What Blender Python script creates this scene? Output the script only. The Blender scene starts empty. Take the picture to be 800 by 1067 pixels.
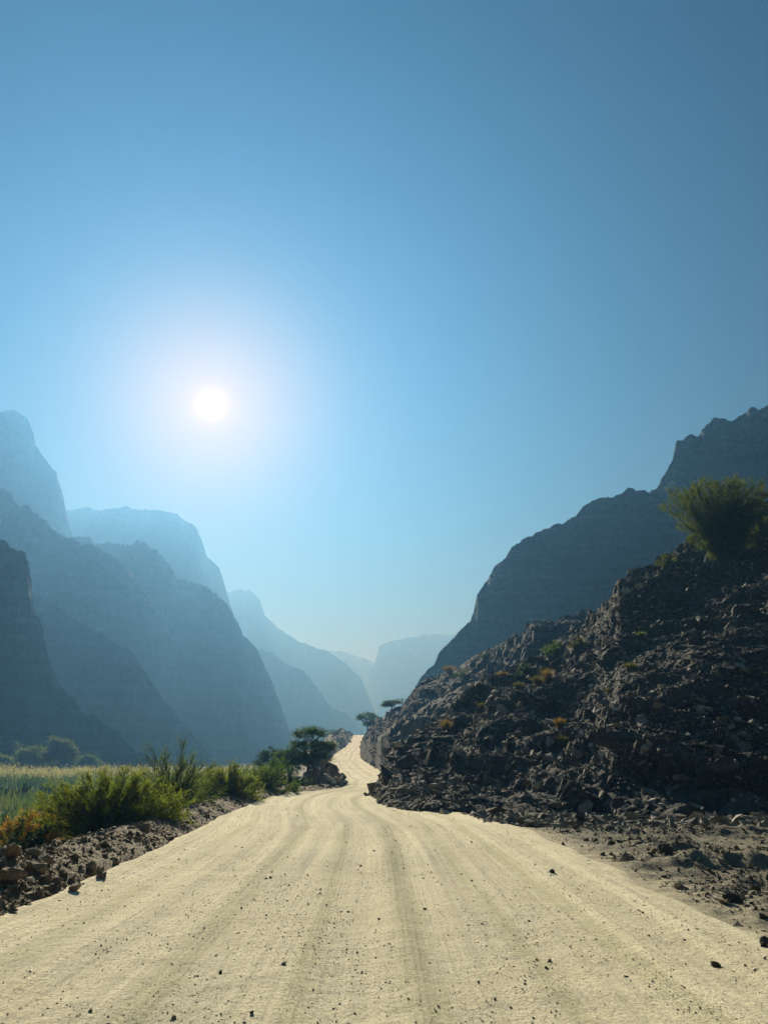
import bpy, bmesh, math, random
import numpy as np
from mathutils import Vector
from mathutils.bvhtree import BVHTree

random.seed(7)
RNG = np.random.default_rng(7)
SC = bpy.context.scene
COL = SC.collection

# ------------------------------------------------------------------ camera
EYE = 1.6                       # eye height over the track
FPX = 770.0                     # focal length in pixels of the 800 x 1067 photograph
CX, CY = 400.0, 533.5
PITCH = math.atan((788.0 - CY) / FPX)
CP, SP = math.cos(PITCH), math.sin(PITCH)
cam_d = bpy.data.cameras.new('camera')
cam_d.sensor_fit = 'VERTICAL'
cam_d.angle = 2 * math.atan(CY / FPX)
cam_d.clip_start = 0.1
cam_d.clip_end = 30000
cam = bpy.data.objects.new('camera', cam_d)
COL.objects.link(cam)
cam.location = (0, 0, EYE)
cam.rotation_euler = (math.pi / 2 + PITCH, 0, 0)
SC.camera = cam

# ------------------------------------------------------------------ sun direction, sky, sun lamp, exposure
SUN_DIR = Vector((-0.2338, 0.9035, 0.4515)).normalized()
SUN_EL = math.asin(SUN_DIR.z)
SUN_AZ = math.atan2(SUN_DIR.x, SUN_DIR.y)          # clockwise from +Y
world = bpy.data.worlds.new('World')
SC.world = world
world.use_nodes = True
nt = world.node_tree
nt.nodes.clear()
W = nt.nodes.new
out = W('ShaderNodeOutputWorld')
bg = W('ShaderNodeBackground')
sky = W('ShaderNodeTexSky')
sky.sky_type = 'NISHITA'
sky.sun_disc = False
sky.sun_elevation = SUN_EL
sky.sun_rotation = SUN_AZ
sky.altitude = 300
sky.air_density = 1.0
sky.dust_density = 1.2
sky.ozone_density = 2.0
tint = W('ShaderNodeMix'); tint.data_type = 'RGBA'; tint.blend_type = 'MULTIPLY'
tint.inputs[0].default_value = 1.0
tint.inputs[7].default_value = (0.012, 0.040, 0.075, 1)
nt.links.new(sky.outputs[0], tint.inputs[6])
# the sun's disc and the aureole round it, by angle from the sun
geo = W('ShaderNodeTexCoord')
dot = W('ShaderNodeVectorMath'); dot.operation = 'DOT_PRODUCT'
nrm = W('ShaderNodeVectorMath'); nrm.operation = 'NORMALIZE'
nt.links.new(geo.outputs['Generated'], nrm.inputs[0])
nt.links.new(nrm.outputs[0], dot.inputs[0])
dot.inputs[1].default_value = SUN_DIR
def wm(op, a, b=None):
    n = W('ShaderNodeMath'); n.operation = op
    for i, v in enumerate((a, b)):
        if v is None: continue
        if isinstance(v, (int, float)): n.inputs[i].default_value = v
        else: nt.links.new(v, n.inputs[i])
    return n.outputs[0]
cl = wm('MINIMUM', dot.outputs['Value'], 0.9999999)
deg = wm('MULTIPLY', wm('ARCCOSINE', cl), 180 / math.pi)
def gauss(w, p=2.0):
    return wm('EXPONENT', wm('MULTIPLY', wm('POWER', wm('DIVIDE', deg, w), p), -1.0))
def scaled(v, col):
    n = W('ShaderNodeVectorMath'); n.operation = 'SCALE'
    n.inputs[0].default_value = col
    nt.links.new(v, n.inputs['Scale'])
    return n.outputs[0]
def vadd(a, b):
    n = W('ShaderNodeVectorMath'); n.operation = 'ADD'
    nt.links.new(a, n.inputs[0]); nt.links.new(b, n.inputs[1])
    return n.outputs[0]
GLOW = [(gauss(0.75, 1.4), (6.5, 6.5, 7)), (gauss(6.8, 1.6), (4.8, 3.4, 0.5))]
tot = tint.outputs[2]
for v, c in GLOW:
    tot = vadd(tot, scaled(v, c))
nt.links.new(tot, bg.inputs['Color'])
bg.inputs['Strength'].default_value = 0.05
nt.links.new(bg.outputs[0], out.inputs['Surface'])

sun_d = bpy.data.lights.new('sun', 'SUN')
sun_d.energy = 5.0
sun_d.angle = math.radians(0.55)
sun_d.color = (0.505, 0.82, 1.0)
sun = bpy.data.objects.new('sun', sun_d)
COL.objects.link(sun)
sun.rotation_euler = SUN_DIR.to_track_quat('Z', 'Y').to_euler()

SC.view_settings.view_transform = 'Standard'
SC.view_settings.look = 'None'
SC.view_settings.exposure = 1.75
SC.view_settings.gamma = 1.0
SC.view_settings.use_curve_mapping = False
SC.render.engine = 'CYCLES'
SC.cycles.use_denoising = True
SC.cycles.use_adaptive_sampling = False
SC.cycles.denoising_input_passes = 'RGB_ALBEDO_NORMAL'
SC.cycles.denoising_prefilter = 'ACCURATE'
SC.cycles.max_bounces = 5
SC.cycles.diffuse_bounces = 2
SC.cycles.glossy_bounces = 2
SC.cycles.transmission_bounces = 3
SC.cycles.volume_bounces = 0
SC.cycles.caustics_reflective = False
SC.cycles.caustics_refractive = False

HAZE_DENSITY = 0.00152
HAZE_COLOR = (0.060, 0.158, 0.312, 1)
HAZE_ABSORB = (0.73, 0.24, 0.02, 1)
HAZE_ANISO = 0.5

# ------------------------------------------------------------------ helpers
def ray(px, py):
    dx = (px - CX) / FPX; dy = (CY - py) / FPX
    return dx, CP - SP * dy, SP + CP * dy
def at(px, py, Y):
    """the point at forward distance Y that the photo shows at (px, py)"""
    x, y, z = ray(px, py)
    return np.array((x / y * Y, Y, EYE + z / y * Y))

_PERM = RNG.permutation(256)
_PERM = np.concatenate([_PERM, _PERM, _PERM])
_GR = RNG.normal(size=(256, 3)); _GR /= np.linalg.norm(_GR, axis=1)[:, None]
def pnoise(P):
    """vectorised gradient noise, P (n,3), about -0.7..0.7"""
    P = np.asarray(P, float)
    I = np.floor(P).astype(int); F = P - I
    U = F * F * F * (F * (F * 6 - 15) + 10)
    I &= 255
    r = 0
    for dx in (0, 1):
        wx = U[:, 0] if dx else 1 - U[:, 0]
        for dy in (0, 1):
            wy = U[:, 1] if dy else 1 - U[:, 1]
            for dz in (0, 1):
                wz = U[:, 2] if dz else 1 - U[:, 2]
                h = _PERM[_PERM[_PERM[(I[:, 0] + dx) & 255] + ((I[:, 1] + dy) & 255)] + ((I[:, 2] + dz) & 255)]
                g = _GR[h]
                d = g[:, 0] * (F[:, 0] - dx) + g[:, 1] * (F[:, 1] - dy) + g[:, 2] * (F[:, 2] - dz)
                r = r + wx * wy * wz * d
    return r
def fbm(P, scale, octaves=4, gain=0.5, ridged=False):
    P = np.asarray(P, float) * (1.0 / np.asarray(scale))
    a = 1.0; r = np.zeros(len(P))
    for o in range(octaves):
        n = pnoise(P + 17.3 * o)
        r += a * ((1 - 2.6 * np.abs(n)) if ridged else 1.6 * n)
        P = P * 2.03; a *= gain
    return r
def sst(a, b, x):
    t = np.clip((x - a) / (b - a), 0, 1)
    return t * t * (3 - 2 * t)

def mesh_np(name, V, faces, smooth=False, attr=None, uv=None):
    """mesh from an (n,3) array and a list of (m,k) face arrays; attr: per-vertex floats"""
    me = bpy.data.meshes.new(name)
    V = np.asarray(V, np.float32)
    me.vertices.add(len(V)); me.vertices.foreach_set('co', V.ravel())
    loops = np.concatenate([np.asarray(f).ravel() for f in faces]).astype(np.int32)
    sizes = np.concatenate([np.full(len(f), np.asarray(f).shape[1]) for f in faces]).astype(np.int32)
    starts = np.concatenate([[0], np.cumsum(sizes)[:-1]]).astype(np.int32)
    me.loops.add(len(loops)); me.loops.foreach_set('vertex_index', loops)
    me.polygons.add(len(sizes)); me.polygons.foreach_set('loop_start', starts)
    me.polygons.foreach_set('use_smooth', np.full(len(sizes), smooth))
    if uv is not None:
        l = me.uv_layers.new(name='metres')
        l.data.foreach_set('uv', np.asarray(uv, np.float32)[loops].ravel())
    me.update(calc_edges=True)
    if attr is not None:
        a = me.attributes.new('tint', 'FLOAT', 'POINT')
        a.data.foreach_set('value', np.asarray(attr, np.float32))
    me.validate()
    return me
def grid_faces(nr, nc):
    i = np.arange(nr - 1)[:, None] * nc + np.arange(nc - 1)[None, :]
    i = i.ravel()
    return np.stack([i, i + 1, i + nc + 1, i + nc], 1)
def link(name, me, mat=None, parent=None, loc=None):
    o = bpy.data.objects.new(name, me)
    COL.objects.link(o)
    if mat is not None and me is not None: me.materials.append(mat)
    if parent is not None: o.parent = parent
    if loc is not None: o.location = loc
    return o
def tag(o, label, cat, group=None, kind=None):
    o['label'] = label; o['category'] = cat
    if group: o['group'] = group
    if kind: o['kind'] = kind
    return o
def thing(name, label, cat, loc, group=None):
    o = bpy.data.objects.new(name, None)
    o.empty_display_size = 0.2
    COL.objects.link(o); o.location = loc
    return tag(o, label, cat, group)

# ------------------------------------------------------------------ materials
class Mat:
    def __init__(s, name, rough=0.9, spec=0.25):
        s.m = bpy.data.materials.new(name); s.m.use_nodes = True
        s.nt = s.m.node_tree
        s.b = s.nt.nodes['Principled BSDF']
        s.b.inputs['Roughness'].default_value = rough
        s.b.inputs['Specular IOR Level'].default_value = spec
        s.tc = s.n('ShaderNodeTexCoord')
    def n(s, t): return s.nt.nodes.new(t)
    def l(s, a, b): s.nt.links.new(a, b)
    def mapped(s, scale, which='Object'):
        m = s.n('ShaderNodeMapping'); m.inputs['Scale'].default_value = scale
        s.l(s.tc.outputs[which], m.inputs[0]); return m.outputs[0]
    def noise(s, vec, scale, detail=4, rough=0.6, dist=0):
        t = s.n('ShaderNodeTexNoise'); t.inputs['Scale'].default_value = scale
        t.inputs['Detail'].default_value = detail; t.inputs['Roughness'].default_value = rough
        t.inputs['Distortion'].default_value = dist
        s.l(vec, t.inputs['Vector']); return t.outputs['Fac']
    def voro(s, vec, scale, feature='F1', outp='Distance'):
        t = s.n('ShaderNodeTexVoronoi'); t.inputs['Scale'].default_value = scale; t.feature = feature
        s.l(vec, t.inputs['Vector']); return t.outputs[outp]
    def ramp(s, fac, stops):
        r = s.n('ShaderNodeValToRGB'); e = r.color_ramp.elements
        while len(e) < len(stops): e.new(0.5)
        for k, (p, c) in enumerate(stops):
            e[k].position = p
            e[k].color = (c, c, c, 1) if isinstance(c, (int, float)) else (*c, 1)
        s.l(fac, r.inputs[0]); return r.outputs[0]
    def mix(s, fac, a, b, mode='MIX'):
        m = s.n('ShaderNodeMix'); m.data_type = 'RGBA'; m.blend_type = mode
        for sock, v in ((m.inputs[0], fac), (m.inputs[6], a), (m.inputs[7], b)):
            if isinstance(v, (int, float)): sock.default_value = v
            elif isinstance(v, tuple): sock.default_value = (*v, 1)
            else: s.l(v, sock)
        return m.outputs[2]
    def math(s, op, a, b=0.0):
        m = s.n('ShaderNodeMath'); m.operation = op
        for i, v in enumerate((a, b)):
            if isinstance(v, (int, float)): m.inputs[i].default_value = v
            else: s.l(v, m.inputs[i])
        return m.outputs[0]
    def attr(s, name='tint'):
        a = s.n('ShaderNodeAttribute'); a.attribute_name = name; return a.outputs['Fac']
    def color(s, c):
        if isinstance(c, tuple): s.b.inputs['Base Color'].default_value = (*c, 1)
        else: s.l(c, s.b.inputs['Base Color'])
    def bump(s, h, strength=0.5, dist=0.1, prev=None):
        b = s.n('ShaderNodeBump'); b.inputs['Strength'].default_value = strength
        b.inputs['Distance'].default_value = dist
        s.l(h, b.inputs['Height'])
        if prev is not None: s.l(prev, b.inputs['Normal'])
        s.l(b.outputs[0], s.b.inputs['Normal']); return b.outputs[0]

def rock_mat(name, dark, mid, light, scale=1.0, strata=None, bump=0.6, bdist=0.1, tinted=False):
    m = Mat(name, 0.88, 0.25)
    v = m.mapped((scale,) * 3)
    c = m.ramp(m.noise(v, 0.9, 6, 0.65), [(0.3, dark), (0.52, mid), (0.75, light)])
    c2 = m.ramp(m.noise(v, 7.0, 4, 0.7), [(0.3, 0.62), (0.7, 1.25)])
    c = m.mix(1.0, c, c2, 'MULTIPLY')
    if strata:
        vs = m.mapped(strata)
        b = m.ramp(m.noise(vs, 1.0, 5, 0.65, 0.4), [(0.35, 0.7), (0.5, 1.0), (0.66, 1.5)])
        c = m.mix(0.8, c, b, 'MULTIPLY')
    if tinted:
        t = m.ramp(m.attr(), [(0.0, 0.45), (0.6, 0.95), (0.92, 1.5), (1.0, (2.2, 2.1, 1.95))])
        c = m.mix(1.0, c, t, 'MULTIPLY')
    m.color(c)
    h = m.noise(v, 5.0, 8, 0.72)
    h2 = m.voro(v, 3.2, 'DISTANCE_TO_EDGE')
    nb = m.bump(m.ramp(h2, [(0.0, 0.0), (0.12, 1.0)]), bump * 0.5, bdist)
    m.bump(h, bump, bdist, nb)
    return m.m

M = {}
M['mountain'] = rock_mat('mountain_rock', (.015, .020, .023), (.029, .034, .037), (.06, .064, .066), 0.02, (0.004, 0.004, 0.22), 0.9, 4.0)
M['hill'] = rock_mat('hill_rock', (.04, .038, .035), (.085, .08, .072), (.16, .148, .13), 0.5, (0.10, 0.10, 1.3), 0.9, 0.25)
M['rubble'] = rock_mat('rubble_rock', (.10, .094, .080), (.27, .252, .212), (.48, .45, .375), 1.2, None, 0.5, 0.05, True)
M['verge_stone'] = rock_mat('verge_stone', (.12, .105, .08), (.22, .195, .15), (.36, .32, .25), 1.4, None, 0.5, 0.05, True)
M['rubble_dark'] = rock_mat('dark_rubble_rock', (.05, .047, .04), (.10, .092, .078), (.17, .155, .13), 1.2, None, 0.5, 0.05, True)
M['rubble_brown'] = rock_mat('berm_stone', (.14, .105, .065), (.245, .195, .125), (.38, .315, .21), 1.4, None, 0.5, 0.05, True)
M['berm'] = rock_mat('berm_earth', (.15, .114, .07), (.245, .195, .125), (.34, .275, .18), 1.5, None, 0.9, 0.12)
M['boulder'] = rock_mat('boulder_stone', (.17, .135, .085), (.29, .23, .15), (.42, .35, .24), 2.0, (1.0, 1.0, 6.0), 0.6, 0.06)
M['boulder_dark'] = rock_mat('dark_boulder_stone', (.05, .048, .045), (.09, .086, .08), (.16, .15, .14), 1.5, (0.6, 0.6, 5.0), 0.7, 0.08)
M['boulder_pale'] = rock_mat('pale_boulder_stone', (.30, .22, .17), (.42, .34, .28), (.52, .46, .40), 1.0, None, 0.5, 0.08)

def banded_mat():
    m = Mat('banded_mountain_rock', 0.9, 0.2)
    z = m.mapped((.006, .006, .34))
    b = m.noise(z, 1.0, 6, .62, .25)
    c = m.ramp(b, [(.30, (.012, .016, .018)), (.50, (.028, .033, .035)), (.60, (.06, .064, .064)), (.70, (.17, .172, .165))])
    s_ = m.ramp(m.noise(m.mapped((.05, .05, .012)), 1.0, 5, .65, .6), [(.45, .55), (.58, 1.0), (.72, 2.2)])
    c = m.mix(.8, c, s_, 'MULTIPLY')
    m.color(c)
    nb = m.bump(b, .9, 2.0)
    m.bump(m.noise(m.mapped((.12, .12, .12)), 1.0, 8, .7), .8, 2.0, nb)
    return m.m
M['mountain_banded'] = banded_mat()

def road_mat():
    m = Mat('road_dust', 0.95, 0.12)
    along = m.mapped((2.6, 0.045, 1), 'UV')
    along2 = m.mapped((9.0, 0.10, 1), 'UV')
    flat = m.mapped((1, 1, 1), 'UV')
    wob = m.mapped((0.22, 0.16, 1), 'UV')
    tan1, tan2, grey = (.675, .60, .41), (.86, .775, .55), (.50, .475, .355)
    s1 = m.math('ADD', m.math('MULTIPLY', m.ramp(m.noise(along, 1.0, 4, 0.6, 0.25), [(0.34, 0.0), (0.62, 1.0)]), .62), m.math('MULTIPLY', m.ramp(m.noise(flat, 3.0, 6, 0.75), [(.3, 0.0), (.7, 1.0)]), .38))
    s2 = m.ramp(m.noise(along2, 1.0, 3, 0.6, 0.2), [(0.35, 0.0), (0.65, 1.0)])
    patch = m.ramp(m.noise(wob, 1.0, 4, 0.6), [(0.38, 0.0), (0.62, 1.0)])
    sep = m.n('ShaderNodeSeparateXYZ'); m.l(m.tc.outputs['UV'], sep.inputs[0])
    sd = m.math('ABSOLUTE', m.math('ADD', sep.outputs['X'], .4))
    sd = m.math('ADD', sd, m.math('MULTIPLY', m.math('SUBTRACT', m.noise(wob, 1.3, 4, .6), .5), 2.5))
    sd = m.ramp(m.math('MULTIPLY', sd, .25), [(.40, 0.0), (.72, 1.0)])
    s1 = m.math('MINIMUM', m.math('ADD', s1, m.math('MULTIPLY', sd, .45)), 1.0)
    c = m.mix(s1, grey, tan2)
    c = m.mix(.8, c, m.ramp(m.noise(along2, 1.0, 4, 0.65, 0.2), [(0.32, .74), (0.5, 1.0), (0.68, 1.10)]), 'MULTIPLY')
    c = m.mix(m.math('MULTIPLY', m.ramp(m.noise(wob, 2.6, 5, .65), [(.42, 0.0), (.6, 1.0)]), .55), c, tan1)
    c = m.mix(m.math('MULTIPLY', patch, 0.5), c, tan2)
    wv = m.math('MULTIPLY', m.math('SUBTRACT', m.noise(m.mapped((0, .06, 1), 'UV'), 1.0, 2, .5), .5), 1.6)
    tread = m.noise(m.mapped((14, 5, 1), 'UV'), 1.0, 4, .7)
    for x0, wd, dk in ((-2.75, .16, .84), (-1.35, .20, .80), (-.35, .15, .86), (.55, .22, .80), (1.5, .14, .84), (2.35, .17, .84)):
        q = m.math('ABSOLUTE', m.math('SUBTRACT', m.math('ADD', sep.outputs['X'], wv), x0))
        q = m.math('ADD', m.math('DIVIDE', q, wd), m.math('MULTIPLY', m.math('SUBTRACT', tread, .5), 1.8))
        c = m.mix(m.math('MULTIPLY', m.ramp(q, [(.35, 1.0), (1.0, 0.0)]), .9), c, m.mix(1.0, c, (dk, dk * 1.02, dk * .95), 'MULTIPLY'))
    fine = m.ramp(m.noise(flat, 34, 5, 0.85), [(0.33, 0.42), (0.5, 1.0), (0.68, 1.22)])
    c = m.mix(0.95, c, fine, 'MULTIPLY')
    peb = m.voro(flat, 30)
    pebmask = m.ramp(m.noise(flat, 2.2, 3, 0.7), [(0.48, 0.0), (0.66, 1.0)])
    pd = m.ramp(peb, [(0.10, 1.0), (0.17, 0.0)])
    c = m.mix(m.math('MULTIPLY', m.math('MULTIPLY', pd, pebmask), 0.7), c, (.14, .125, .10))
    m.color(c)
    h = m.noise(flat, 34, 6, 0.75)
    nb = m.bump(h, 0.55, 0.025)
    h2 = m.math('ADD', m.math('MULTIPLY', s2, 0.25), m.noise(flat, 6, 7, 0.75))
    m.bump(h2, 0.75, 0.07, nb)
    return m.m
M['road'] = road_mat()

def verge_mat():
    m = Mat('verge_gravel', 0.93, 0.15)
    v = m.mapped((1, 1, 1))
    dust = m.ramp(m.noise(m.mapped((0.35, 0.55, 1)), 1.0, 6, 0.7), [(0.46, 0.0), (0.68, 1.0)])
    base = m.ramp(m.noise(v, 3.0, 6, 0.7), [(0.3, (.115, .108, .084)), (0.55, (.22, .205, .155)), (0.75, (.34, .315, .24))])
    c = m.mix(m.math('MULTIPLY', dust, 0.55), base, (.38, .335, .235))
    edge = m.math('ADD', m.attr(), m.math('MULTIPLY', m.math('SUBTRACT', m.noise(v, 1.3, 6, 0.75), 0.5), 2.6))
    c = m.mix(m.ramp(edge, [(0.3, 0.0), (0.75, 1.0)]), c, (.43, .38, .265))
    fine = m.ramp(m.noise(v, 24, 4, 0.75), [(0.25, 0.6), (0.5, 1.0), (0.8, 1.2)])
    c = m.mix(0.9, c, fine, 'MULTIPLY')
    m.color(c)
    nb = m.bump(m.noise(v, 22, 6, 0.75), 0.6, 0.04)
    m.bump(m.noise(v, 4, 5, 0.7), 0.5, 0.12, nb)
    return m.m
M['verge'] = verge_mat()

def ground_mat():
    m = Mat('valley_soil', 0.95, 0.1)
    v = m.mapped((1, 1, 1))
    c = m.ramp(m.noise(v, 0.08, 6, 0.65), [(0.35, (.06, .085, .03)), (0.55, (.10, .11, .045)), (0.7, (.17, .15, .09))])
    m.color(c)
    m.bump(m.noise(v, 3, 6, 0.7), 0.6, 0.2)
    return m.m
M['ground'] = ground_mat()

def water_mat():
    m = Mat('pond_water', 0.06, 0.5)
    m.color((.018, .03, .016))
    v = m.mapped((1, 0.35, 1))
    m.bump(m.noise(v, 1.6, 3, 0.5), 0.10, 0.05)
    return m.m
M['water'] = water_mat()

def leaf_mat(name, a, b, c, trans=0.45):
    m = Mat(name, 0.6, 0.2)
    col = m.ramp(m.attr(), [(0.0, a), (0.5, b), (1.0, c)])
    m.color(col)
    t = m.n('ShaderNodeBsdfTranslucent')
    boost = m.mix(1.0, col, (1.3, 1.4, 0.7), 'MULTIPLY')
    m.l(boost, t.inputs['Color'])
    mx = m.n('ShaderNodeMixShader'); mx.inputs[0].default_value = trans
    m.l(m.b.outputs[0], mx.inputs[1]); m.l(t.outputs[0], mx.inputs[2])
    m.l(mx.outputs[0], m.nt.nodes['Material Output'].inputs['Surface'])
    return m.m
M['leaf_olive'] = leaf_mat('leaf_olive', (.07, .095, .016), (.15, .175, .028), (.24, .25, .045), .58)
M['leaf_green'] = leaf_mat('leaf_green', (.045, .075, .022), (.09, .13, .034), (.15, .18, .05), .52)
M['leaf_bright'] = leaf_mat('leaf_bright', (.05, .10, .012), (.09, .15, .02), (.14, .20, .03))
M['leaf_dark'] = leaf_mat('leaf_dark', (.014, .032, .014), (.026, .052, .022), (.05, .08, .03))
M['leaf_acacia'] = leaf_mat('leaf_acacia', (.03, .055, .018), (.055, .09, .028), (.095, .125, .04), 0.45)
M['leaf_umbrella'] = leaf_mat('leaf_umbrella', (.035, .054, .011), (.075, .096, .018), (.145, .15, .03), 0.58)
M['leaf_grey'] = leaf_mat('leaf_grey', (.05, .075, .045), (.085, .115, .065), (.14, .16, .09))
M['dry'] = leaf_mat('dry_grass', (.17, .09, .02), (.34, .18, .035), (.48, .27, .07))
M['dry_tuft'] = leaf_mat('dry_tuft_grass', (.11, .065, .02), (.20, .125, .035), (.30, .20, .07))
M['dry_olive'] = leaf_mat('olive_grass', (.06, .06, .015), (.11, .10, .025), (.18, .15, .045))
M['grass'] = leaf_mat('marsh_grass', (.02, .045, .012), (.055, .095, .02), (.15, .165, .06), 0.45)
M['bank'] = leaf_mat('bank_grass', (.04, .05, .012), (.07, .08, .02), (.12, .11, .035), 0.3)
M['plume'] = leaf_mat('reed_plume', (.32, .29, .22), (.48, .44, .34), (.62, .57, .45), 0.35)
bm_ = Mat('bark', 0.9, 0.15)
bm_.color(bm_.ramp(bm_.noise(bm_.mapped((8, 8, 1.5)), 4, 4, 0.6), [(0.3, (.035, .028, .02)), (0.7, (.09, .075, .055))]))
M['bark'] = bm_.m
pm_ = Mat('weathered_pole_wood', 0.8, 0.2); pm_.color(pm_.ramp(pm_.noise(pm_.mapped((4, 4, .6)), 3, 3, .6), [(0.3, (.05, .045, .04)), (0.7, (.12, .11, .10))]))
M['pole'] = pm_.m
im_ = Mat('insulator_glaze', 0.3, 0.5); im_.color(im_.ramp(im_.noise(im_.mapped((9, 9, 9)), 2), [(0, (.09, .06, .05)), (1, (.14, .10, .08))]))
M['glaze'] = im_.m

# ------------------------------------------------------------------ the track's course: forward distance, left edge, right edge, height
RS = np.array([(-14, -3.9, 4.0, 0), (-2, -3.9, 3.7, 0), (5, -3.85, 3.35, 0), (10, -3.85, 3.35, 0), (15, -4.0, 3.4, 0), (19, -4.2, 3.3, 0),
               (23, -4.45, 2.4, 0), (27, -4.5, 1.5, 0), (31, -4.5, 1.0, 0), (34.5, -4.4, 1.0, 0), (37, -3.5, 1.1, 0), (39, -2.3, 1.2, 0),
               (44, -1.9, 1.6, 0), (52, -2.3, 1.4, 0), (60, -3.0, 1.0, 0), (70, -4.0, .4, 0), (80, -5.0, -0.3, 0.05), (98, -6.8, -1.2, 0.5), (115, -8.1, -3.5, 1.25), (150, -8.3, -4.3, 2.6),
               (200, -9.0, -5.3, 4.6), (250, -10.3, -6.2, 7.0), (300, -11.6, -7.1, 9.5), (330, -12.2, -7.6, 9.9), (360, -12, -8, 9.0)])
def smooth_interp(y, k):
    yy = np.linspace(RS[0, 0], RS[-1, 0], 1500)
    v = np.interp(yy, RS[:, 0], RS[:, k])
    s = np.clip(np.abs(yy) * 0.06, 1.0, 8.0)
    # local smoothing of the polyline
    vv = (np.interp(yy - s, yy, v) + 2 * v + np.interp(yy + s, yy, v)) / 4
    return np.interp(y, yy, vv)
def xl(y): return smooth_interp(y, 1)
def xr(y): return smooth_interp(y, 2)
def zr(y): return smooth_interp(y, 3)

# ---- ground to the horizon
def flat_sheet(name, x0, x1, y0, y1, z, mat):
    me = mesh_np(name, [(x0, y0, z), (x1, y0, z), (x1, y1, z), (x0, y1, z)], [np.array([[0, 1, 2, 3]])])
    return link(name, me, mat)
FLOOR = -3.4
tag(flat_sheet('valley_ground', -6500, 6500, -800, 7000, FLOOR - 0.25, M['ground']), 'flat green and sandy valley floor below the track', 'ground', kind='structure')

# ---- haze
bmh = bmesh.new(); bmesh.ops.create_cube(bmh, size=1.0)
hz = bpy.data.meshes.new('haze'); bmh.to_mesh(hz); bmh.free()
haze = link('haze', hz)
HAZE_TOP = 445.0
HAZE_BOTTOM = -13.5
haze.scale = (14000, 8400, HAZE_TOP - HAZE_BOTTOM); haze.location = (0, 3300, (HAZE_TOP + HAZE_BOTTOM) / 2)
hm = bpy.data.materials.new('haze_air'); hm.use_nodes = True
hn = hm.node_tree; hn.nodes.clear()
ho = hn.nodes.new('ShaderNodeOutputMaterial'); hv = hn.nodes.new('ShaderNodeVolumePrincipled')
hv.inputs['Color'].default_value = HAZE_COLOR
hv.inputs['Density'].default_value = HAZE_DENSITY
hv.inputs['Anisotropy'].default_value = HAZE_ANISO
hv.inputs['Absorption Color'].default_value = HAZE_ABSORB
hn.links.new(hv.outputs[0], ho.inputs['Volume'])
hz.materials.append(hm)
tag(haze, 'blue haze filling the whole canyon between the mountains', 'haze', kind='stuff')

# ---- ground beside the track: bank to the left, verge to the right
MOUNDS = []      # (x, y, radius x, radius y, height)
def mound_px(px, py, Y, rx, ry, h): MOUNDS.append((*at(px, py, Y)[:2], rx, ry, h))
for a in [(760, 912, 12.6, 1.9, .45, .30), (730, 905, 13.4, 1.2, .4, .22), (695, 889, 15.2, .8, .6, .28), (790, 935, 10.6, .9, .4, .2), (775, 942, 10.1, 1.3, .35, .14),
          (715, 893, 14.4, .9, .5, .2), (650, 868, 18.5, 1.4, .6, .16), (760, 872, 17.8, 1.8, .8, .22), (790, 990, 7.7, .7, .5, .12), (690, 945, 9.9, .9, .3, .08), (830, 905, 13.0, 1.6, .5, .3),
          (560, 856, 21, 1.5, .5, .14), (640, 900, 13.2, .7, .35, .08), (880, 960, 9.4, 1.2, .5, .2)]:
    mound_px(*a)
LEFT_MOUNDS = [(-4.4, 48, 1.6, 5.0, .85), (-6.6, 56, 2.2, 5, .5), (-3.6, 43, 1.2, 2.6, .55), (-3.3, 50, 1.0, 5, .45), (-11.6, 175, 3.0, 30, 3.2), (-9.3, 120, 1.3, 20, 1.0), (-13.5, 235, 3.5, 30, 3.0), (-13.8, 280, 2.6, 24, 1.6)]
def ground_z(x, y):
    L, R, Z = xl(y), xr(y), zr(y)
    d = L - x
    z = Z - 0.05 - np.zeros_like(x)
    drop = 0.34 * np.clip(d - 1.7, 0, None)
    z = np.where(d > 0, Z - 0.05 - drop, z)
    z = np.maximum(z, FLOOR - 1.2)
    e = x - R
    P = np.stack([x, y, np.zeros_like(x)], 1)
    rough = sst(0.0, 2.5, e) * (1 - sst(28, 36, y))
    z = z + rough * (0.045 * fbm(P, 1.6, 4) + 0.03 * fbm(P, .45, 5, .6)) + 0.03 * sst(-.2, .5, e) * fbm(P, .5, 3)
    z = z + sst(0.5, 4, d) * 0.12 * fbm(P, 1.2, 4)
    for (mx, my, rx, ry, h) in MOUNDS:
        q = ((x - mx) / rx) ** 2 + ((y - my) / ry) ** 2
        z = z + .62 * h * np.exp(-q * 1.3) * (1 + 0.4 * fbm(P, .45, 4, .6)) * sst(-.4, .6, e)
    for (mx, my, rx, ry, h) in LEFT_MOUNDS:
        q = ((x - mx) / rx) ** 2 + ((y - my) / ry) ** 2
        z = z + h * np.exp(-q * 1.3) * (1 + 0.35 * fbm(P, 1.2, 4)) * sst(.1, 1.0, d)
    return z
ys = np.concatenate([np.linspace(-14, 5, 20)[:-1], np.linspace(5, 25, 300)[:-1], 25 + (np.linspace(0, 1, 200) ** 2.0) * 335])
xs = np.concatenate([np.linspace(-42, -10, 50)[:-1], np.linspace(-10, 3, 90)[:-1], np.linspace(3, 16, 210)[:-1], np.linspace(16, 40, 30)])
Xg, Yg = np.meshgrid(xs, ys)
x, y = Xg.ravel(), Yg.ravel()
z = ground_z(x, y)
e = x - xr(y); d = xl(y) - x
tint_v = np.where(e > -1, 1 - sst(-0.5, 1.7, e), 0.0)
tint_v = np.where(d > 0, 0.15, tint_v)
me = mesh_np('verge', np.stack([x, y, z], 1), [grid_faces(len(ys), len(xs))], True, tint_v)
verge = link('verge_ground', me, M['verge'])
tag(verge, 'rough grey gravel verge and banks either side of the track', 'ground', kind='structure')
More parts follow.
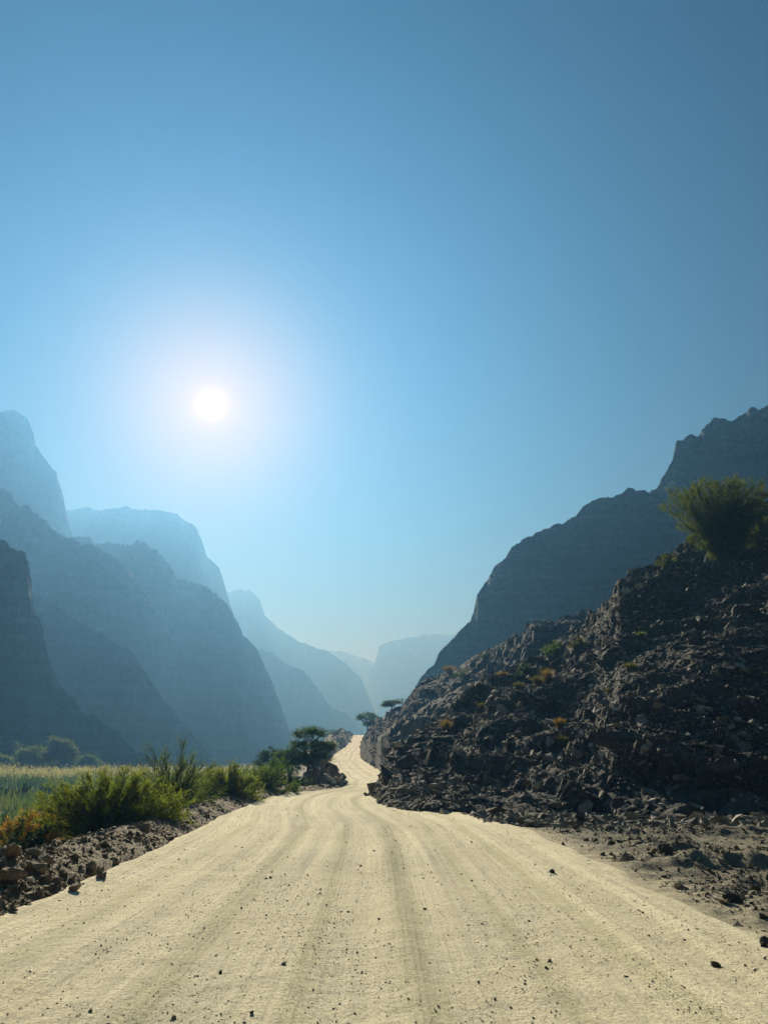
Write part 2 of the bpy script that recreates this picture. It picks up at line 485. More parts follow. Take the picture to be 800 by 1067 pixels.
GROUND_BVH = BVHTree.FromObject(verge, bpy.context.evaluated_depsgraph_get())

# ---- road: ruts pressed into the dust
ys = np.concatenate([np.linspace(-14, 3, 60)[:-1], 3 + (np.linspace(0, 1, 760) ** 2.0) * 342])
u = np.linspace(0, 1, 130)
U, Yg = np.meshgrid(u, ys)
y = Yg.ravel(); uu = U.ravel()
edge_n = fbm(np.stack([y * 0 + 3, y, y * 0], 1), 1.4, 4) * np.clip(1 - np.abs(y) / 120, .1, 1)
edge_r = fbm(np.stack([y * 0 + 9, y, y * 0], 1), 2.6, 3) * np.clip(1 - np.abs(y) / 120, .1, 1)
L = xl(y) - .12 + .10 * edge_n; R = xr(y) + .05 + .22 * edge_r
x = L + (R - L) * uu
P = np.stack([x * 3.0, y * .05, y * 0], 1)
cdist = x - (xl(y) + xr(y)) / 2
zz = zr(y) + 0.010 + 0.016 * fbm(P, 1.0, 4) + .02 * fbm(np.stack([x, y, 0 * x], 1), 2.2, 3) * .6
for c0, w, dp in ((-2.2, .22, .022), (-1.1, .2, .016), (-.2, .28, .02), (.9, .22, .022), (2.1, .3, .014), (-3.1, .25, .012), (3.0, .22, .02)):
    wig = .18 * np.sin(y * .11 + c0 * 3) + .1 * np.sin(y * .31 + c0)
    q = (cdist - c0 - wig) / w
    zz = zz - dp * np.exp(-q * q) + dp * .6 * np.exp(-((np.abs(q) - 1.6) / .6) ** 2)
PP = np.stack([x, y, 0 * x], 1)
zz = zz + .010 * fbm(PP, .45, 3) * np.clip(1.3 - np.abs(y) / 40, 0, 1) + .006 * fbm(np.stack([x * .35, y * 2.2, 0 * x], 1), 1.0, 3)
zz = zz + .05 * np.exp(-((x - L) / .35) ** 2) - .04 * sst(.985, 1, uu) - .04 * (1 - sst(0, .015, uu))
slen = np.concatenate([[0], np.cumsum(np.hypot(np.diff(ys), np.diff((xl(ys) + xr(ys)) / 2)))])
uv = np.stack([cdist, np.repeat(slen, len(u))], 1)
me = mesh_np('road', np.stack([x, y, zz], 1), [grid_faces(len(ys), len(u))], True, uv=uv)
road = link('road', me, M['road'])
tag(road, 'pale unpaved dirt track with tyre streaks climbing to a far crest', 'road', kind='structure')
ROAD_BVH = BVHTree.FromObject(road, bpy.context.evaluated_depsgraph_get())

# ------------------------------------------------------------------ mountains
def interp_cols(pts, n):
    pts = np.array(pts, float)
    t = np.concatenate([[0], np.cumsum(np.hypot(np.diff(pts[:, 0]), np.diff(pts[:, 1])))])
    tt = np.linspace(0, t[-1], n)
    return [np.interp(tt, t, pts[:, k]) for k in range(pts.shape[1])]
def mountain(label, pts, Y, run=0.75, n=420, rows=130, gully=0.09, seed=0, back=1.2, jag=1.0, prof=((0, 0), (.5, .33), (.62, .55), (.72, .86), (1, 1)), strata=None, mat='mountain'):
    px, py = interp_cols(pts, n)[:2]
    px = px + 0.0
    C = np.array([at(a, b, Y) for a, b in zip(px, py)])
    H = np.clip(C[:, 2] - FLOOR + 4, 1, None)
    hd = C[:, :2] / np.linalg.norm(C[:, :2], axis=1)[:, None]
    S = np.concatenate([np.linspace(0, 1, rows), 1 + np.linspace(0, 1, 14)[1:]])
    pr = np.array(prof)
    V = np.zeros((len(S), n, 3))
    for j, s in enumerate(S):
        if s <= 1:
            f = np.interp(s, pr[:, 0], pr[:, 1]); off = (s - 1) * run * H
        else:
            f = 1 - (s - 1) ** 1.4; off = (s - 1) * back * H
        V[j, :, :2] = C[:, :2] + hd * off[:, None]
        V[j, :, 2] = FLOOR - 4 + H * f
    V = V.reshape(-1, 3)
    Hm = np.median(H)
    Sf = np.repeat(S, n); Hf = np.tile(H, len(S))
    side = np.stack([-hd[:, 1], hd[:, 0]], 1)
    lat = np.tile((C[:, 0] * 1.0), len(S))
    Pn = np.stack([V[:, 0], V[:, 1] * .6, V[:, 2] * .55], 1) + seed * 31.7
    g = fbm(Pn, Hm * .34, 5, .52, True)
    g2 = fbm(Pn, Hm * .09, 4, .55)
    amp = gully * Hf * np.where(Sf < 1, .35 + .65 * sst(0, .35, Sf) , 1.0)
    hf = np.tile(hd, (len(S), 1))
    V[:, :2] += hf * ((g - .5) * amp + g2 * amp * .45)[:, None]
    # ledges: nearly level beds
    per = strata or Hm / 13
    q = (V[:, 2] + .03 * V[:, 0] + 3 * g2) / per
    fr = q - np.floor(q)
    V[:, 2] += (sst(.25, .95, fr) - fr) * per * .55 * (Sf < 1.0)
    V[:, 2] += jag * Hf * .022 * fbm(Pn, Hm * .07, 5, .6) * sst(.4, .8, Sf)
    V[:, :2] += hf * (Hf * .012 * fbm(Pn + 5, Hm * .035, 4, .6))[:, None] * (Sf < 1)[:, None]
    me = mesh_np('mountain', V, [grid_faces(len(S), n)], False)
    o = link('mountain', me, M[mat])
    return tag(o, label, 'mountain', kind='structure')
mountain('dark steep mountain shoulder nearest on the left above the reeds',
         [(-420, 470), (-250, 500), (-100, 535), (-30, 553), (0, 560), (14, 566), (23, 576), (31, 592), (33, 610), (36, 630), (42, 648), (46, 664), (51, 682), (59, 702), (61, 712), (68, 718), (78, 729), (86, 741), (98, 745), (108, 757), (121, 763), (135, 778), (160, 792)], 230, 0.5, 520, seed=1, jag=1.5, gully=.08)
mountain('low dark fold of the left mountain running down to the reeds',
         [(-260, 560), (-60, 600), (30, 614), (45, 622), (70, 640), (92, 652), (113, 666), (135, 677), (153, 702), (166, 722), (190, 752), (222, 790)], 345, .6, 420, seed=21, gully=.07)
mountain('blue hazy ridge rising behind the dark left shoulder',
         [(-300, 430), (-150, 470), (-60, 490), (0, 504), (9, 507), (14, 517), (29, 521), (36, 534), (56, 551), (80, 563), (100, 566), (119, 578), (137, 592), (142, 602), (160, 632), (180, 668), (200, 704), (225, 745), (250, 790)], 510, .6, 520, seed=2, gully=.06)
mountain('blue ridge with stepped crest sloping down to the track on the left',
         [(20, 555), (60, 556), (100, 561), (110, 563), (130, 564), (164, 570), (172, 581), (185, 601), (206, 607), (221, 613), (240, 634), (254, 660), (269, 676), (280, 702), (290, 726), (298, 750), (308, 786)], 670, .55, 480, seed=3, gully=.06)
mountain('low pale ridge stepping down behind the crest of the track',
         [(180, 640), (230, 660), (262, 674), (283, 680), (300, 692), (316, 698), (330, 716), (346, 738), (360, 743), (372, 755), (386, 772)], 1120, .5, 240, seed=4, jag=0.7, gully=.05)
mountain('tallest pale blue peak with rounded top at the left edge',
         [(-260, 440), (-120, 425), (-50, 424), (0, 422), (17, 424), (30, 433), (36, 447), (38, 461), (50, 474), (60, 485), (64, 500), (69, 525), (80, 570), (100, 640), (130, 760)], 800, .45, 300, seed=5, jag=0.3, gully=.045)
mountain('pale blue ridge with long rounded top under the sun',
         [(0, 540), (40, 532), (70, 528), (90, 530), (106, 531), (130, 527), (160, 528), (184, 533), (205, 548), (211, 562), (217, 580), (229, 590), (235, 611), (244, 640), (262, 690), (280, 770)], 1150, .5, 260, seed=6, jag=0.3, gully=.045)
mountain('very pale ridge with knob falling to the far end of the canyon',
         [(180, 640), (220, 622), (236, 616), (246, 613), (260, 613), (270, 622), (276, 641), (291, 655), (311, 668), (340, 678), (360, 691), (376, 706), (385, 728), (393, 748), (402, 775)], 1680, .5, 240, seed=7, jag=0.4, gully=.04)
mountain('faintest distant ridge closing the end of the canyon',
         [(280, 682), (330, 679), (355, 678), (370, 683), (388, 689), (410, 700), (440, 720), (480, 775)], 2500, .5, 160, seed=8, jag=0.3, gully=.035)
mountain('very pale flat topped cliff at the far end of the canyon',
         [(380, 770), (382, 735), (385, 704), (391, 690), (395, 673), (411, 667), (426, 664), (440, 661), (466, 660), (520, 656), (620, 650)], 2200, .4, 200, seed=9, jag=0.4, gully=.03)
mountain('very pale low talus ridge in front of the far cliff',
         [(384, 768), (392, 734), (410, 719), (430, 709), (460, 700), (520, 690), (600, 680)], 1850, .8, 160, seed=10, jag=0.4, gully=.04)
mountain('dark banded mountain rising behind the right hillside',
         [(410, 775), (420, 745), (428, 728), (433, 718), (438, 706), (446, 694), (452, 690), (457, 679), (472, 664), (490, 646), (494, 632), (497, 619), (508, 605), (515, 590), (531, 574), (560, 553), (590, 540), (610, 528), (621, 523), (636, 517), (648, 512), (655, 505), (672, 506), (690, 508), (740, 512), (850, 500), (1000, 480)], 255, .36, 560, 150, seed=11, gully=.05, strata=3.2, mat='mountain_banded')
mountain('dark higher summit at the upper right with blocky cliff',
         [(600, 560), (660, 525), (682, 502), (691, 490), (700, 472), (703, 460), (715, 450), (735, 437), (756, 429), (776, 425), (800, 418), (880, 402), (1000, 385), (1200, 370)], 264, .3, 320, 110, seed=12, gully=.05, strata=4, mat='mountain_banded')

# ------------------------------------------------------------------ rocky hillsides beside the track
def bedrock(P):
    return sst(.05, .45, fbm(P + 65, (7, 9, 5), 3) + .55 * sst(6, 14, P[:, 2]) - .15)
def hillside(name, label, cols, ncol, nrow, seed, back, step_h, amp, prof=None, ridge_w=8.0, ridge_a=0.0):
    """cols: (crest px, crest py, crest Y, toe px, toe py, toe Y)"""
    cols = np.array(cols, float)
    t = np.concatenate([[0], np.cumsum(np.abs(np.diff(cols[:, 0])) + .7 * np.abs(np.diff(cols[:, 1])))])
    tt = np.linspace(0, t[-1], ncol)
    c = [np.interp(tt, t, cols[:, k]) for k in range(6)]
    Cr = np.array([at(a, b, Y) for a, b, Y in zip(c[0], c[1], c[2])])
    To = np.array([at(a, b, Y) for a, b, Y in zip(c[3], c[4], c[5])])
    To[:, 2] -= .25
    S = np.concatenate([np.linspace(0, 1, nrow), 1 + np.linspace(0, 1, 24)[1:]])
    V = np.zeros((len(S), ncol, 3))
    hd = Cr[:, :2] - To[:, :2]
    hd /= np.linalg.norm(hd, axis=1)[:, None] + 1e-9
    far = Cr[:, :2] / np.linalg.norm(Cr[:, :2], axis=1)[:, None]
    bk = hd * .4 + far * .6
    for j, s in enumerate(S):
        if s <= 1:
            f = np.interp(s, *prof) if prof else s
            V[j, :, :2] = To[:, :2] + (Cr[:, :2] - To[:, :2]) * s
            V[j, :, 2] = To[:, 2] + (Cr[:, 2] - To[:, 2]) * f
        else:
            q = s - 1
            V[j, :, :2] = Cr[:, :2] + bk * (q * back)
            V[j, :, 2] = Cr[:, 2] - (Cr[:, 2] + 4) * (q ** 1.5)
    V = V.reshape(-1, 3)
    Sf = np.repeat(S, ncol)
    Hc = np.tile(Cr[:, 2] - To[:, 2], len(S))
    edge = sst(0, .10, Sf) * np.clip(Hc / 4, .15, 1)
    P = V + seed * 13.1
    up = np.tile(np.stack([-hd[:, 0], -hd[:, 1], np.full(ncol, .8)], 1), (len(S), 1))
    up /= np.linalg.norm(up, axis=1)[:, None]
    big = fbm(P, 6.5, 4, .5, True) - .35
    big = np.where(big > 0, big, big * .6)
    med = fbm(P, 1.9, 4, .55)
    sml = fbm(P, .55, 3, .6)
    # scree ridges running down the slope
    us = (V[:, 0] - V[:, 1]) * .7071 + 2.2 * fbm(P, 8, 3)
    ridge = np.sin(us * 2 * np.pi / ridge_w) * (.6 + .8 * fbm(P + 40, 12, 2))
    # slabs: beds dipping gently to the left
    zz = V[:, 2] + .16 * V[:, 0] - .07 * V[:, 1] + .35 * fbm(P, 5, 3)
    q = zz / step_h
    fr = q - np.floor(q)
    cell = pnoise(np.stack([V[:, 0] * .35, V[:, 1] * .35, np.floor(q) * 7.7], 1))
    mask = bedrock(P)
    slab = (sst(.45, .95, fr) - fr) * step_h * .9 + cell * step_h * .9
    dsp = (amp * (.50 * big + .30 * med + .12 * sml) + ridge_a * ridge * sst(0, .25, Sf)) * edge
    V += up * dsp[:, None]
    V[:, 2] += slab * mask * edge * (Sf <= 1.02)
    V[:, :2] -= np.tile(hd, (len(S), 1)) * (slab * mask * edge * .7)[:, None]
    h2 = step_h * 3.0
    q2 = zz / h2 + .3 * med
    fr2 = q2 - np.floor(q2)
    up_m = bedrock(P)
    V[:, 2] += (sst(.5, .92, fr2) - fr2) * h2 * .75 * up_m * (Sf <= 1.02) * np.clip(Hc / 8, 0, 1)
    me = mesh_np(name, V, [grid_faces(len(S), ncol)], False)
    o = link(name, me, M['hill'])
    tag(o, label, 'hillside', kind='structure')
    return o, V.reshape(len(S), ncol, 3)
far_hill, FHV = hillside('hillside', 'farther dark road cut and ridge beyond the bend on the right',
    [(376, 772, 290, 381, 768, 285), (379, 768, 200, 377, 778, 195), (382, 763, 150, 376, 787, 140), (388, 754, 135, 375, 793, 118), (398, 747, 128, 379, 797, 108), (408, 741, 124, 386, 800, 98), (420, 737, 122, 395, 806, 84),
     (430, 722, 120, 405, 808, 80), (441, 711, 118, 420, 808, 78), (458, 703, 116, 440, 806, 76), (480, 694, 112, 465, 800, 72), (500, 683, 108, 490, 795, 70), (530, 668, 104, 530, 790, 70), (556, 648, 100, 560, 780, 70), (562, 645, 100, 575, 780, 70), (576, 646, 98, 590, 780, 70),
     (600, 642, 96, 610, 770, 70), (613, 636, 95, 620, 770, 70), (625, 634, 94, 640, 760, 70), (650, 628, 92, 680, 760, 70), (720, 590, 92, 760, 750, 70), (850, 520, 92, 900, 740, 70), (1100, 420, 92, 1200, 740, 70)],
    420, 220, 3, 60, .7, .9, prof=((0, .05, .3, .6, .8, 1), (0, .40, .52, .68, .86, 1)))
near_hill, NHV = hillside('hillside', 'dark terraced rubble hillside rising steeply from the right verge',
    [(386, 836, 31.5, 386, 838, 31), (391, 821, 33, 387, 837, 30.4), (398, 804, 35, 389, 839, 29), (403, 787, 37, 393, 842, 27), (415, 771, 39, 402, 846, 25.5), (430, 767, 41, 412, 850, 24), (457, 751, 44, 430, 853, 23),
     (470, 738, 47, 445, 854, 22.6), (492, 722, 50, 465, 854, 22.4), (520, 700, 54, 495, 854, 22.4), (560, 683, 57, 535, 853, 22.6), (592, 662, 59, 570, 853, 22.8), (620, 640, 60, 600, 853, 22.8), (634, 618, 59, 620, 854, 22.6), (645, 604, 58, 640, 855, 22.2),
     (672, 588, 59, 670, 856, 21.8), (700, 575, 60, 700, 856, 21.6), (735, 555, 61, 735, 855, 22), (765, 536, 62, 765, 853, 22.4), (800, 520, 63, 800, 851, 23), (860, 480, 64, 870, 848, 23.6), (960, 435, 64, 980, 846, 24), (1150, 390, 64, 1150, 846, 24), (1500, 340, 64, 1500, 846, 24)],
    760, 460, 5, 30, .5, .62, prof=((0, .06, .22, .45, .62, .8, 1), (0, .045, .18, .38, .55, .78, 1)), ridge_w=8.5, ridge_a=.36)
dg = bpy.context.evaluated_depsgraph_get()
dg.update()
HILL_BVH = BVHTree.FromObject(near_hill, dg)
FAR_BVH = BVHTree.FromObject(far_hill, dg)
def hit(px, py, trees=None):
    d_ = Vector(ray(px, py)).normalized(); o_ = Vector((0, 0, EYE))
    best = None
    for t_ in (trees or (HILL_BVH, FAR_BVH, GROUND_BVH, ROAD_BVH)):
        h = t_.ray_cast(o_, d_)
        if h[0] is not None and (best is None or h[3] < best[1]): best = (h[0], h[3])
    return None if best is None else best[0]
def drop(x, y, trees=None):
    z_ = -50
    for t_ in (trees or (GROUND_BVH, ROAD_BVH, HILL_BVH)):
        h = t_.ray_cast(Vector((x, y, 200)), Vector((0, 0, -1)))
        if h[0] is not None: z_ = max(z_, h[0].z)
    return z_ if z_ > -49 else FLOOR - .25

# ------------------------------------------------------------------ stones
def hull_rock(seed, flat=.6, npts=13):
    r = np.random.default_rng(seed)
    bm = bmesh.new()
    p = r.normal(size=(npts, 3)); p /= np.linalg.norm(p, axis=1)[:, None]
    p *= r.uniform(.75, 1.05, (npts, 1)); p *= (1, r.uniform(.6, .95), flat * r.uniform(.7, 1.2))
    for q in p: bm.verts.new(q)
    res = bmesh.ops.convex_hull(bm, input=bm.verts)
    bmesh.ops.delete(bm, geom=[v for v in bm.verts if not v.link_faces], context='VERTS')
    bmesh.ops.triangulate(bm, faces=bm.faces)
    bm.verts.index_update()
    V = np.array([v.co for v in bm.verts]); F = np.array([[v.index for v in f.verts] for f in bm.faces])
    bm.free()
    return V, F
PROTO = [hull_rock(100 + k, .45 + .3 * (k % 3) / 2, 7 + k % 4) for k in range(18)]
def rand_rot(n, tilt=1.0):
    a = RNG.uniform(0, 2 * np.pi, n); b = RNG.normal(0, .5 * tilt, n); c = RNG.normal(0, .5 * tilt, n)
    ca, sa, cb, sb, cc, sc = np.cos(a), np.sin(a), np.cos(b), np.sin(b), np.cos(c), np.sin(c)
    R = np.zeros((n, 3, 3))
    Rz = np.array([[ca, -sa, 0 * a], [sa, ca, 0 * a], [0 * a, 0 * a, 1 + 0 * a]]).transpose(2, 0, 1)
    Rx = np.array([[1 + 0 * a, 0 * a, 0 * a], [0 * a, cb, -sb], [0 * a, sb, cb]]).transpose(2, 0, 1)
    Ry = np.array([[cc, 0 * a, sc], [0 * a, 1 + 0 * a, 0 * a], [-sc, 0 * a, cc]]).transpose(2, 0, 1)
    return Rz @ Rx @ Ry
def scatter_mesh(name, P, size, tilt=1.0, sink=.15):
    Vs, Fs, At = [], [], []
    base = 0
    kind = RNG.integers(0, len(PROTO), len(P))
    for k, (v, f) in enumerate(PROTO):
        idx = np.where(kind == k)[0]
        if not len(idx): continue
        R = rand_rot(len(idx), tilt)
        w = np.einsum('nij,vj->nvi', R, v) * size[idx][:, None, None]
        w += P[idx][:, None, :]
        w[:, :, 2] += (size[idx] * (.5 - sink) * .5)[:, None]
        Vs.append(w.reshape(-1, 3))
        Fs.append((f[None] + (np.arange(len(idx)) * len(v))[:, None, None] + base).reshape(-1, 3))
        At.append(np.repeat(RNG.uniform(0, 1, len(idx)) ** 1.0, len(v)))
        base += len(idx) * len(v)
    return mesh_np(name, np.concatenate(Vs), [np.concatenate(Fs)], False, np.concatenate(At))
def sample_grid(G, n, weight):
    """n random points on the sheet G (rows, cols, 3), weighted per face by area * weight(centres)"""
    A, B, C_, D = G[:-1, :-1], G[:-1, 1:], G[1:, 1:], G[1:, :-1]
    cr = np.cross(C_ - A, D - B)
    ar = .5 * np.linalg.norm(cr, axis=2).ravel()
    cen = ((A + B + C_ + D) / 4).reshape(-1, 3)
    w = ar * weight(cen)
    idx = RNG.choice(len(w), n, p=w / w.sum())
    a, b = RNG.uniform(0, 1, (n, 1)), RNG.uniform(0, 1, (n, 1))
    A, B, C_, D = [q.reshape(-1, 3)[idx] for q in (A, B, C_, D)]
    return (A * (1 - a) + B * a) * (1 - b) + (D * (1 - a) + C_ * a) * b

# rubble over the hillsides
def w_near(c): return np.clip(.6 + .8 * fbm(c, 7, 3), .22, 2) * np.clip(40 / c[:, 1], .5, 2) * (c[:, 0] < 40)
Pn = sample_grid(NHV[:470], 120000, w_near)
bed = bedrock(Pn)
sz = np.clip(.028 * RNG.pareto(2.2, len(Pn)) * (1 + 1.2 * bed) + .036, .036, .40)
keep = RNG.uniform(0, 1, len(Pn)) > .72 * bed
Pn, sz = Pn[keep], sz[keep]
me = scatter_mesh('rubble', Pn, sz, 1.0)
tag(link('rubble', me, M['rubble']), 'loose broken grey rubble covering the right hillside', 'rubble', kind='stuff')
Pn = sample_grid(FHV[:225], 16000, lambda c: np.clip(.3 + fbm(c, 9, 3), .05, 2) * (c[:, 0] < 60))
sz = np.clip(.07 * RNG.pareto(2.4, len(Pn)) + .09, .09, .5)
me = scatter_mesh('rubble', Pn, sz, 1.0)
tag(link('rubble', me, M['rubble_dark']), 'loose dark rubble on the farther ridge beyond the bend', 'rubble', kind='stuff')
# scree at the foot of the slope and gravel over the verge
n = 70000
yy = 6 + 18 * RNG.uniform(0, 1, n) ** .9
ee = RNG.gamma(2.2, 1.9, n)
xx = xr(yy) - .1 + ee
keep = (xx < 17) & (RNG.uniform(0, 1, n) < np.clip(.5 + .9 * fbm(np.stack([xx, yy, 0 * xx], 1), 2.0, 3), .08, 1) * sst(-.3, 1.6, ee))
xx, yy = xx[keep], yy[keep]
pp = np.stack([xx, yy, ground_z(xx, yy)], 1)
sz = np.clip(.008 * RNG.pareto(2.1, len(pp)) + .009, .009, .11)
tag(link('gravel', scatter_mesh('gravel', pp, sz), M['verge_stone']), 'broken gravel strewn over the grey right verge', 'gravel', kind='stuff')
n = 22000
yy = 20.5 + RNG.uniform(-1.6, 1.8, n); xx = RNG.uniform(2.5, 20, n)
yy = np.where(xx < 6, yy + .8 * (6 - xx) * .4, yy)
pp = np.stack([xx, yy, ground_z(xx, yy)], 1)
sz = np.clip(.028 * RNG.pareto(2.3, len(pp)) + .025, .025, .26)
tag(link('scree', scatter_mesh('scree', pp, sz), M['rubble']), 'scree of grey stones along the foot of the right hillside', 'scree', kind='stuff')
mm = np.array(MOUNDS)[RNG.integers(0, len(MOUNDS), 8000)]
xx = mm[:, 0] + RNG.normal(0, .75, len(mm)) * mm[:, 2]; yy = mm[:, 1] + RNG.normal(0, .8, len(mm)) * mm[:, 3]
keep = xx > xr(yy) + .3
xx, yy = xx[keep], yy[keep]
sz = np.clip(.008 * RNG.pareto(2.2, len(xx)) + .010, .010, .075)
tag(link('gravel', scatter_mesh('gravel', np.stack([xx, yy, ground_z(xx, yy)], 1), sz), M['verge_stone']), 'broken stones in low heaps on the grey right verge', 'gravel', kind='stuff')
# pebbles on the track
n = 16000
yy = 4 + 26 * RNG.uniform(0, 1, n) ** 1.5
uu = RNG.uniform(0.01, .99, n)
xx = xl(yy) + (xr(yy) - xl(yy)) * uu
cl_ = fbm(np.stack([xx * .9, yy * .25, 0 * xx], 1), 1.0, 3)
keep = RNG.uniform(0, 1, n) < np.clip(.30 + .8 * cl_, .03, 1)
xx, yy = xx[keep], yy[keep]
sz = np.clip(.0035 * RNG.pareto(2.1, len(xx)) + .0045, .0045, .028)
zz_ = np.array([(ROAD_BVH.ray_cast(Vector((a, b, 5)), Vector((0, 0, -1)))[0] or Vector((0, 0, 0))).z for a, b in zip(xx, yy)])
tag(link('pebbles', scatter_mesh('pebbles', np.stack([xx, yy, zz_], 1), sz, 1.0, .1), M['rubble']), 'small dark pebbles scattered over the pale track', 'pebbles', kind='stuff')

# coarse grit of the track's own stone, half sunk in the dust
M['grit'] = rock_mat('track_grit', (.26, .235, .18), (.42, .38, .28), (.58, .53, .41), 3.0, None, 0.3, 0.01, True)
n = 70000
yy = 4.6 + 15 * RNG.uniform(0, 1, n) ** 1.5
uu = RNG.uniform(0.01, .99, n)
xx = xl(yy) + (xr(yy) - xl(yy)) * uu
cl_ = fbm(np.stack([xx * 1.3, yy * .3, 0 * xx], 1), 1.0, 4)
keep = RNG.uniform(0, 1, n) < np.clip(.45 + .9 * cl_, .06, 1)
xx, yy = xx[keep], yy[keep]
sz = np.clip(.0028 * RNG.pareto(2.4, len(xx)) + .0036, .0036, .016)
zz_ = np.array([(ROAD_BVH.ray_cast(Vector((a, b, 5)), Vector((0, 0, -1)))[0] or Vector((0, 0, 0))).z for a, b in zip(xx, yy)])
tag(link('grit', scatter_mesh('grit', np.stack([xx, yy, zz_], 1), sz, 1.0, .3), M['grit']), 'pale coarse grit lying on the near part of the track', 'gravel', kind='stuff')

# ---- berm along the left edge
ys = np.concatenate([np.linspace(-14, 5, 40)[:-1], 5 + 39 * np.linspace(0, 1, 420) ** 1.5])
us = np.linspace(-.15, 2.3, 46)
Ug, Yg = np.meshgrid(us, ys)
uu, y = Ug.ravel(), Yg.ravel()
def berm_h(uu, y):
    h = np.interp(y, [-14, 9, 12, 15, 25, 33, 38, 44], [.44, .44, .36, .30, .27, .28, .25, .1])
    x = xl(y) - uu
    P = np.stack([x, y, 0 * x], 1)
    w = .95 + .12 * fbm(np.stack([y * 0, y, y * 0], 1), 2.5, 3)
    s = np.where(uu < w, uu / w, 1 - (uu - w) / 1.3)
    s = np.clip(s, -.3, 1)
    return x, np.where(s > 0, h * (s ** .85 if False else np.abs(s) ** .8) * (1 + .16 * fbm(P, .9, 4)), s * .4) + .035 * fbm(P, .25, 3) * (s > 0.02)
x, bz = berm_h(uu, y)
me = mesh_np('berm', np.stack([x, y, zr(y) - .02 + bz], 1), [grid_faces(len(ys), len(us))], True)
berm = link('berm', me, M['berm'])
tag(berm, 'low brown berm of graded earth and stones along the left track edge', 'berm', kind='structure')
G = np.stack([x, y, zr(y) - .02 + bz], 1).reshape(len(ys), len(us), 3)
dg.update()
BERM_BVH = BVHTree.FromObject(berm, dg)
pp = sample_grid(G[30:], 40000, lambda c: np.clip(22 / np.clip(c[:, 1], 5, None), .5, 3) ** 1.3 * np.clip(.6 + fbm(c, 1.5, 3), .1, 2))
sz = np.clip(.014 * RNG.pareto(2.1, len(pp)) + .012, .012, .10)
tag(link('rubble', scatter_mesh('rubble', pp, sz, 1.0, .5), M['rubble_brown']), 'small brown stones packed over the left berm', 'rubble', kind='stuff')
# rubble on the dark heaps beside the bend, left
n = 7000
mm = [LEFT_MOUNDS[k] for k in RNG.integers(0, len(LEFT_MOUNDS), n)]
mm = np.array(mm)
xx = mm[:, 0] + RNG.normal(0, .6, n) * mm[:, 2]; yy = mm[:, 1] + RNG.normal(0, .6, n) * mm[:, 3]
keep = xx < xl(yy) - .15
xx, yy = xx[keep], yy[keep]
sz = np.clip(.07 * RNG.pareto(2.2, len(xx)) + .06, .06, .55)
sz *= np.where(yy > 100, 1.8, 1.0)
tag(link('rubble', scatter_mesh('rubble', np.stack([xx, yy, ground_z(xx, yy)], 1), sz), M['rubble']), 'dark rubble heaped beside the bend on the left of the track', 'rubble', kind='stuff')

# ---- single boulders
def boulder(label, loc, size, mat, seed, flat=.65, group=None, rz=None, tilt=.25, name='boulder', dims=(1, 1, 1)):
    V, F = hull_rock(seed, flat, 16)
    bm = bmesh.new()
    vs = [bm.verts.new(v * np.array(dims)) for v in V]
    for f in F: bm.faces.new([vs[i] for i in f])
    bmesh.ops.subdivide_edges(bm, edges=bm.edges, cuts=2, use_grid_fill=True)
    P = np.array([v.co for v in bm.verts])
    nn = .13 * fbm(P + seed * 3.3, .7, 3) + .07 * fbm(P + seed, .22, 2)
    bm.normal_update()
    for v, k in zip(bm.verts, nn): v.co += v.normal * float(k)
    me = bpy.data.meshes.new(name); bm.to_mesh(me); bm.free()
    o = link(name, me, mat)
    o.scale = (size,) * 3
    r = random.Random(seed)
    o.rotation_euler = (r.uniform(-tilt, tilt), r.uniform(-tilt, tilt), r.uniform(0, 6.28) if rz is None else rz)
    o.location = (loc[0], loc[1], loc[2] + size * flat * .35)
    return tag(o, label, 'rock', group)
BB = (BERM_BVH, ROAD_BVH, GROUND_BVH)
for k, (px, py, s, lab) in enumerate([
    (150, 862, .27, 'tall grey boulder on the berm crest beneath the near bush'),
    (57, 878, .17, 'white topped stone perched on the berm crest beside the grass'),
    (38, 906, .26, 'large tan cornered boulder low on the near end of the berm'),
    (12, 914, .30, 'broad brown angular boulder at the left end of the berm'),
    (95, 904, .20, 'tan pointed stone at the berm foot beside two smaller ones'),
    (104, 906, .13, 'small tan stone between the pointed stone and the block at the berm foot'),
    (107, 912, .16, 'tan flat faced block resting on the track at the berm foot'),
    (78, 925, .17, 'lone brown stone standing on the dust in front of the berm'),
    (120, 897, .18, 'upright tan stone with pale top at the berm foot'),
    (108, 878, .17, 'dark rounded boulder embedded high in the berm face'),
    (47, 897, .22, 'dark upright slab on the berm left of the white topped stone'),
    (8, 888, .28, 'grey boulder topmost at the left end of the berm'),
    (35, 890, .20, 'pale grey boulder on the berm crest before the orange shrub'),
    (135, 872, .13, 'small brown stone on the berm crest before the tall grey boulder'),
    (60, 918, .12, 'little tan stone half way down the berm above the lone stone'),
    (215, 848, .22, 'brown stone where the berm passes the second bush'),
    (181, 848, .25, 'dark boulder on the berm beneath the tall bare bush'),
    (262, 832, .2, 'grey stone on the far end of the berm')]):
    h = hit(px, py + 3, BB)
    boulder(lab, h, s * .62, M['boulder'], 300 + k, .75, 'stones on the left berm')
h = hit(301, 828)
boulder('pale pinkish rounded boulder beside a small green bush at the bend', at(300, 829, 36.5) * (1, 1, 0) + (0, 0, .0), .48, M['boulder_pale'], 341, .8)
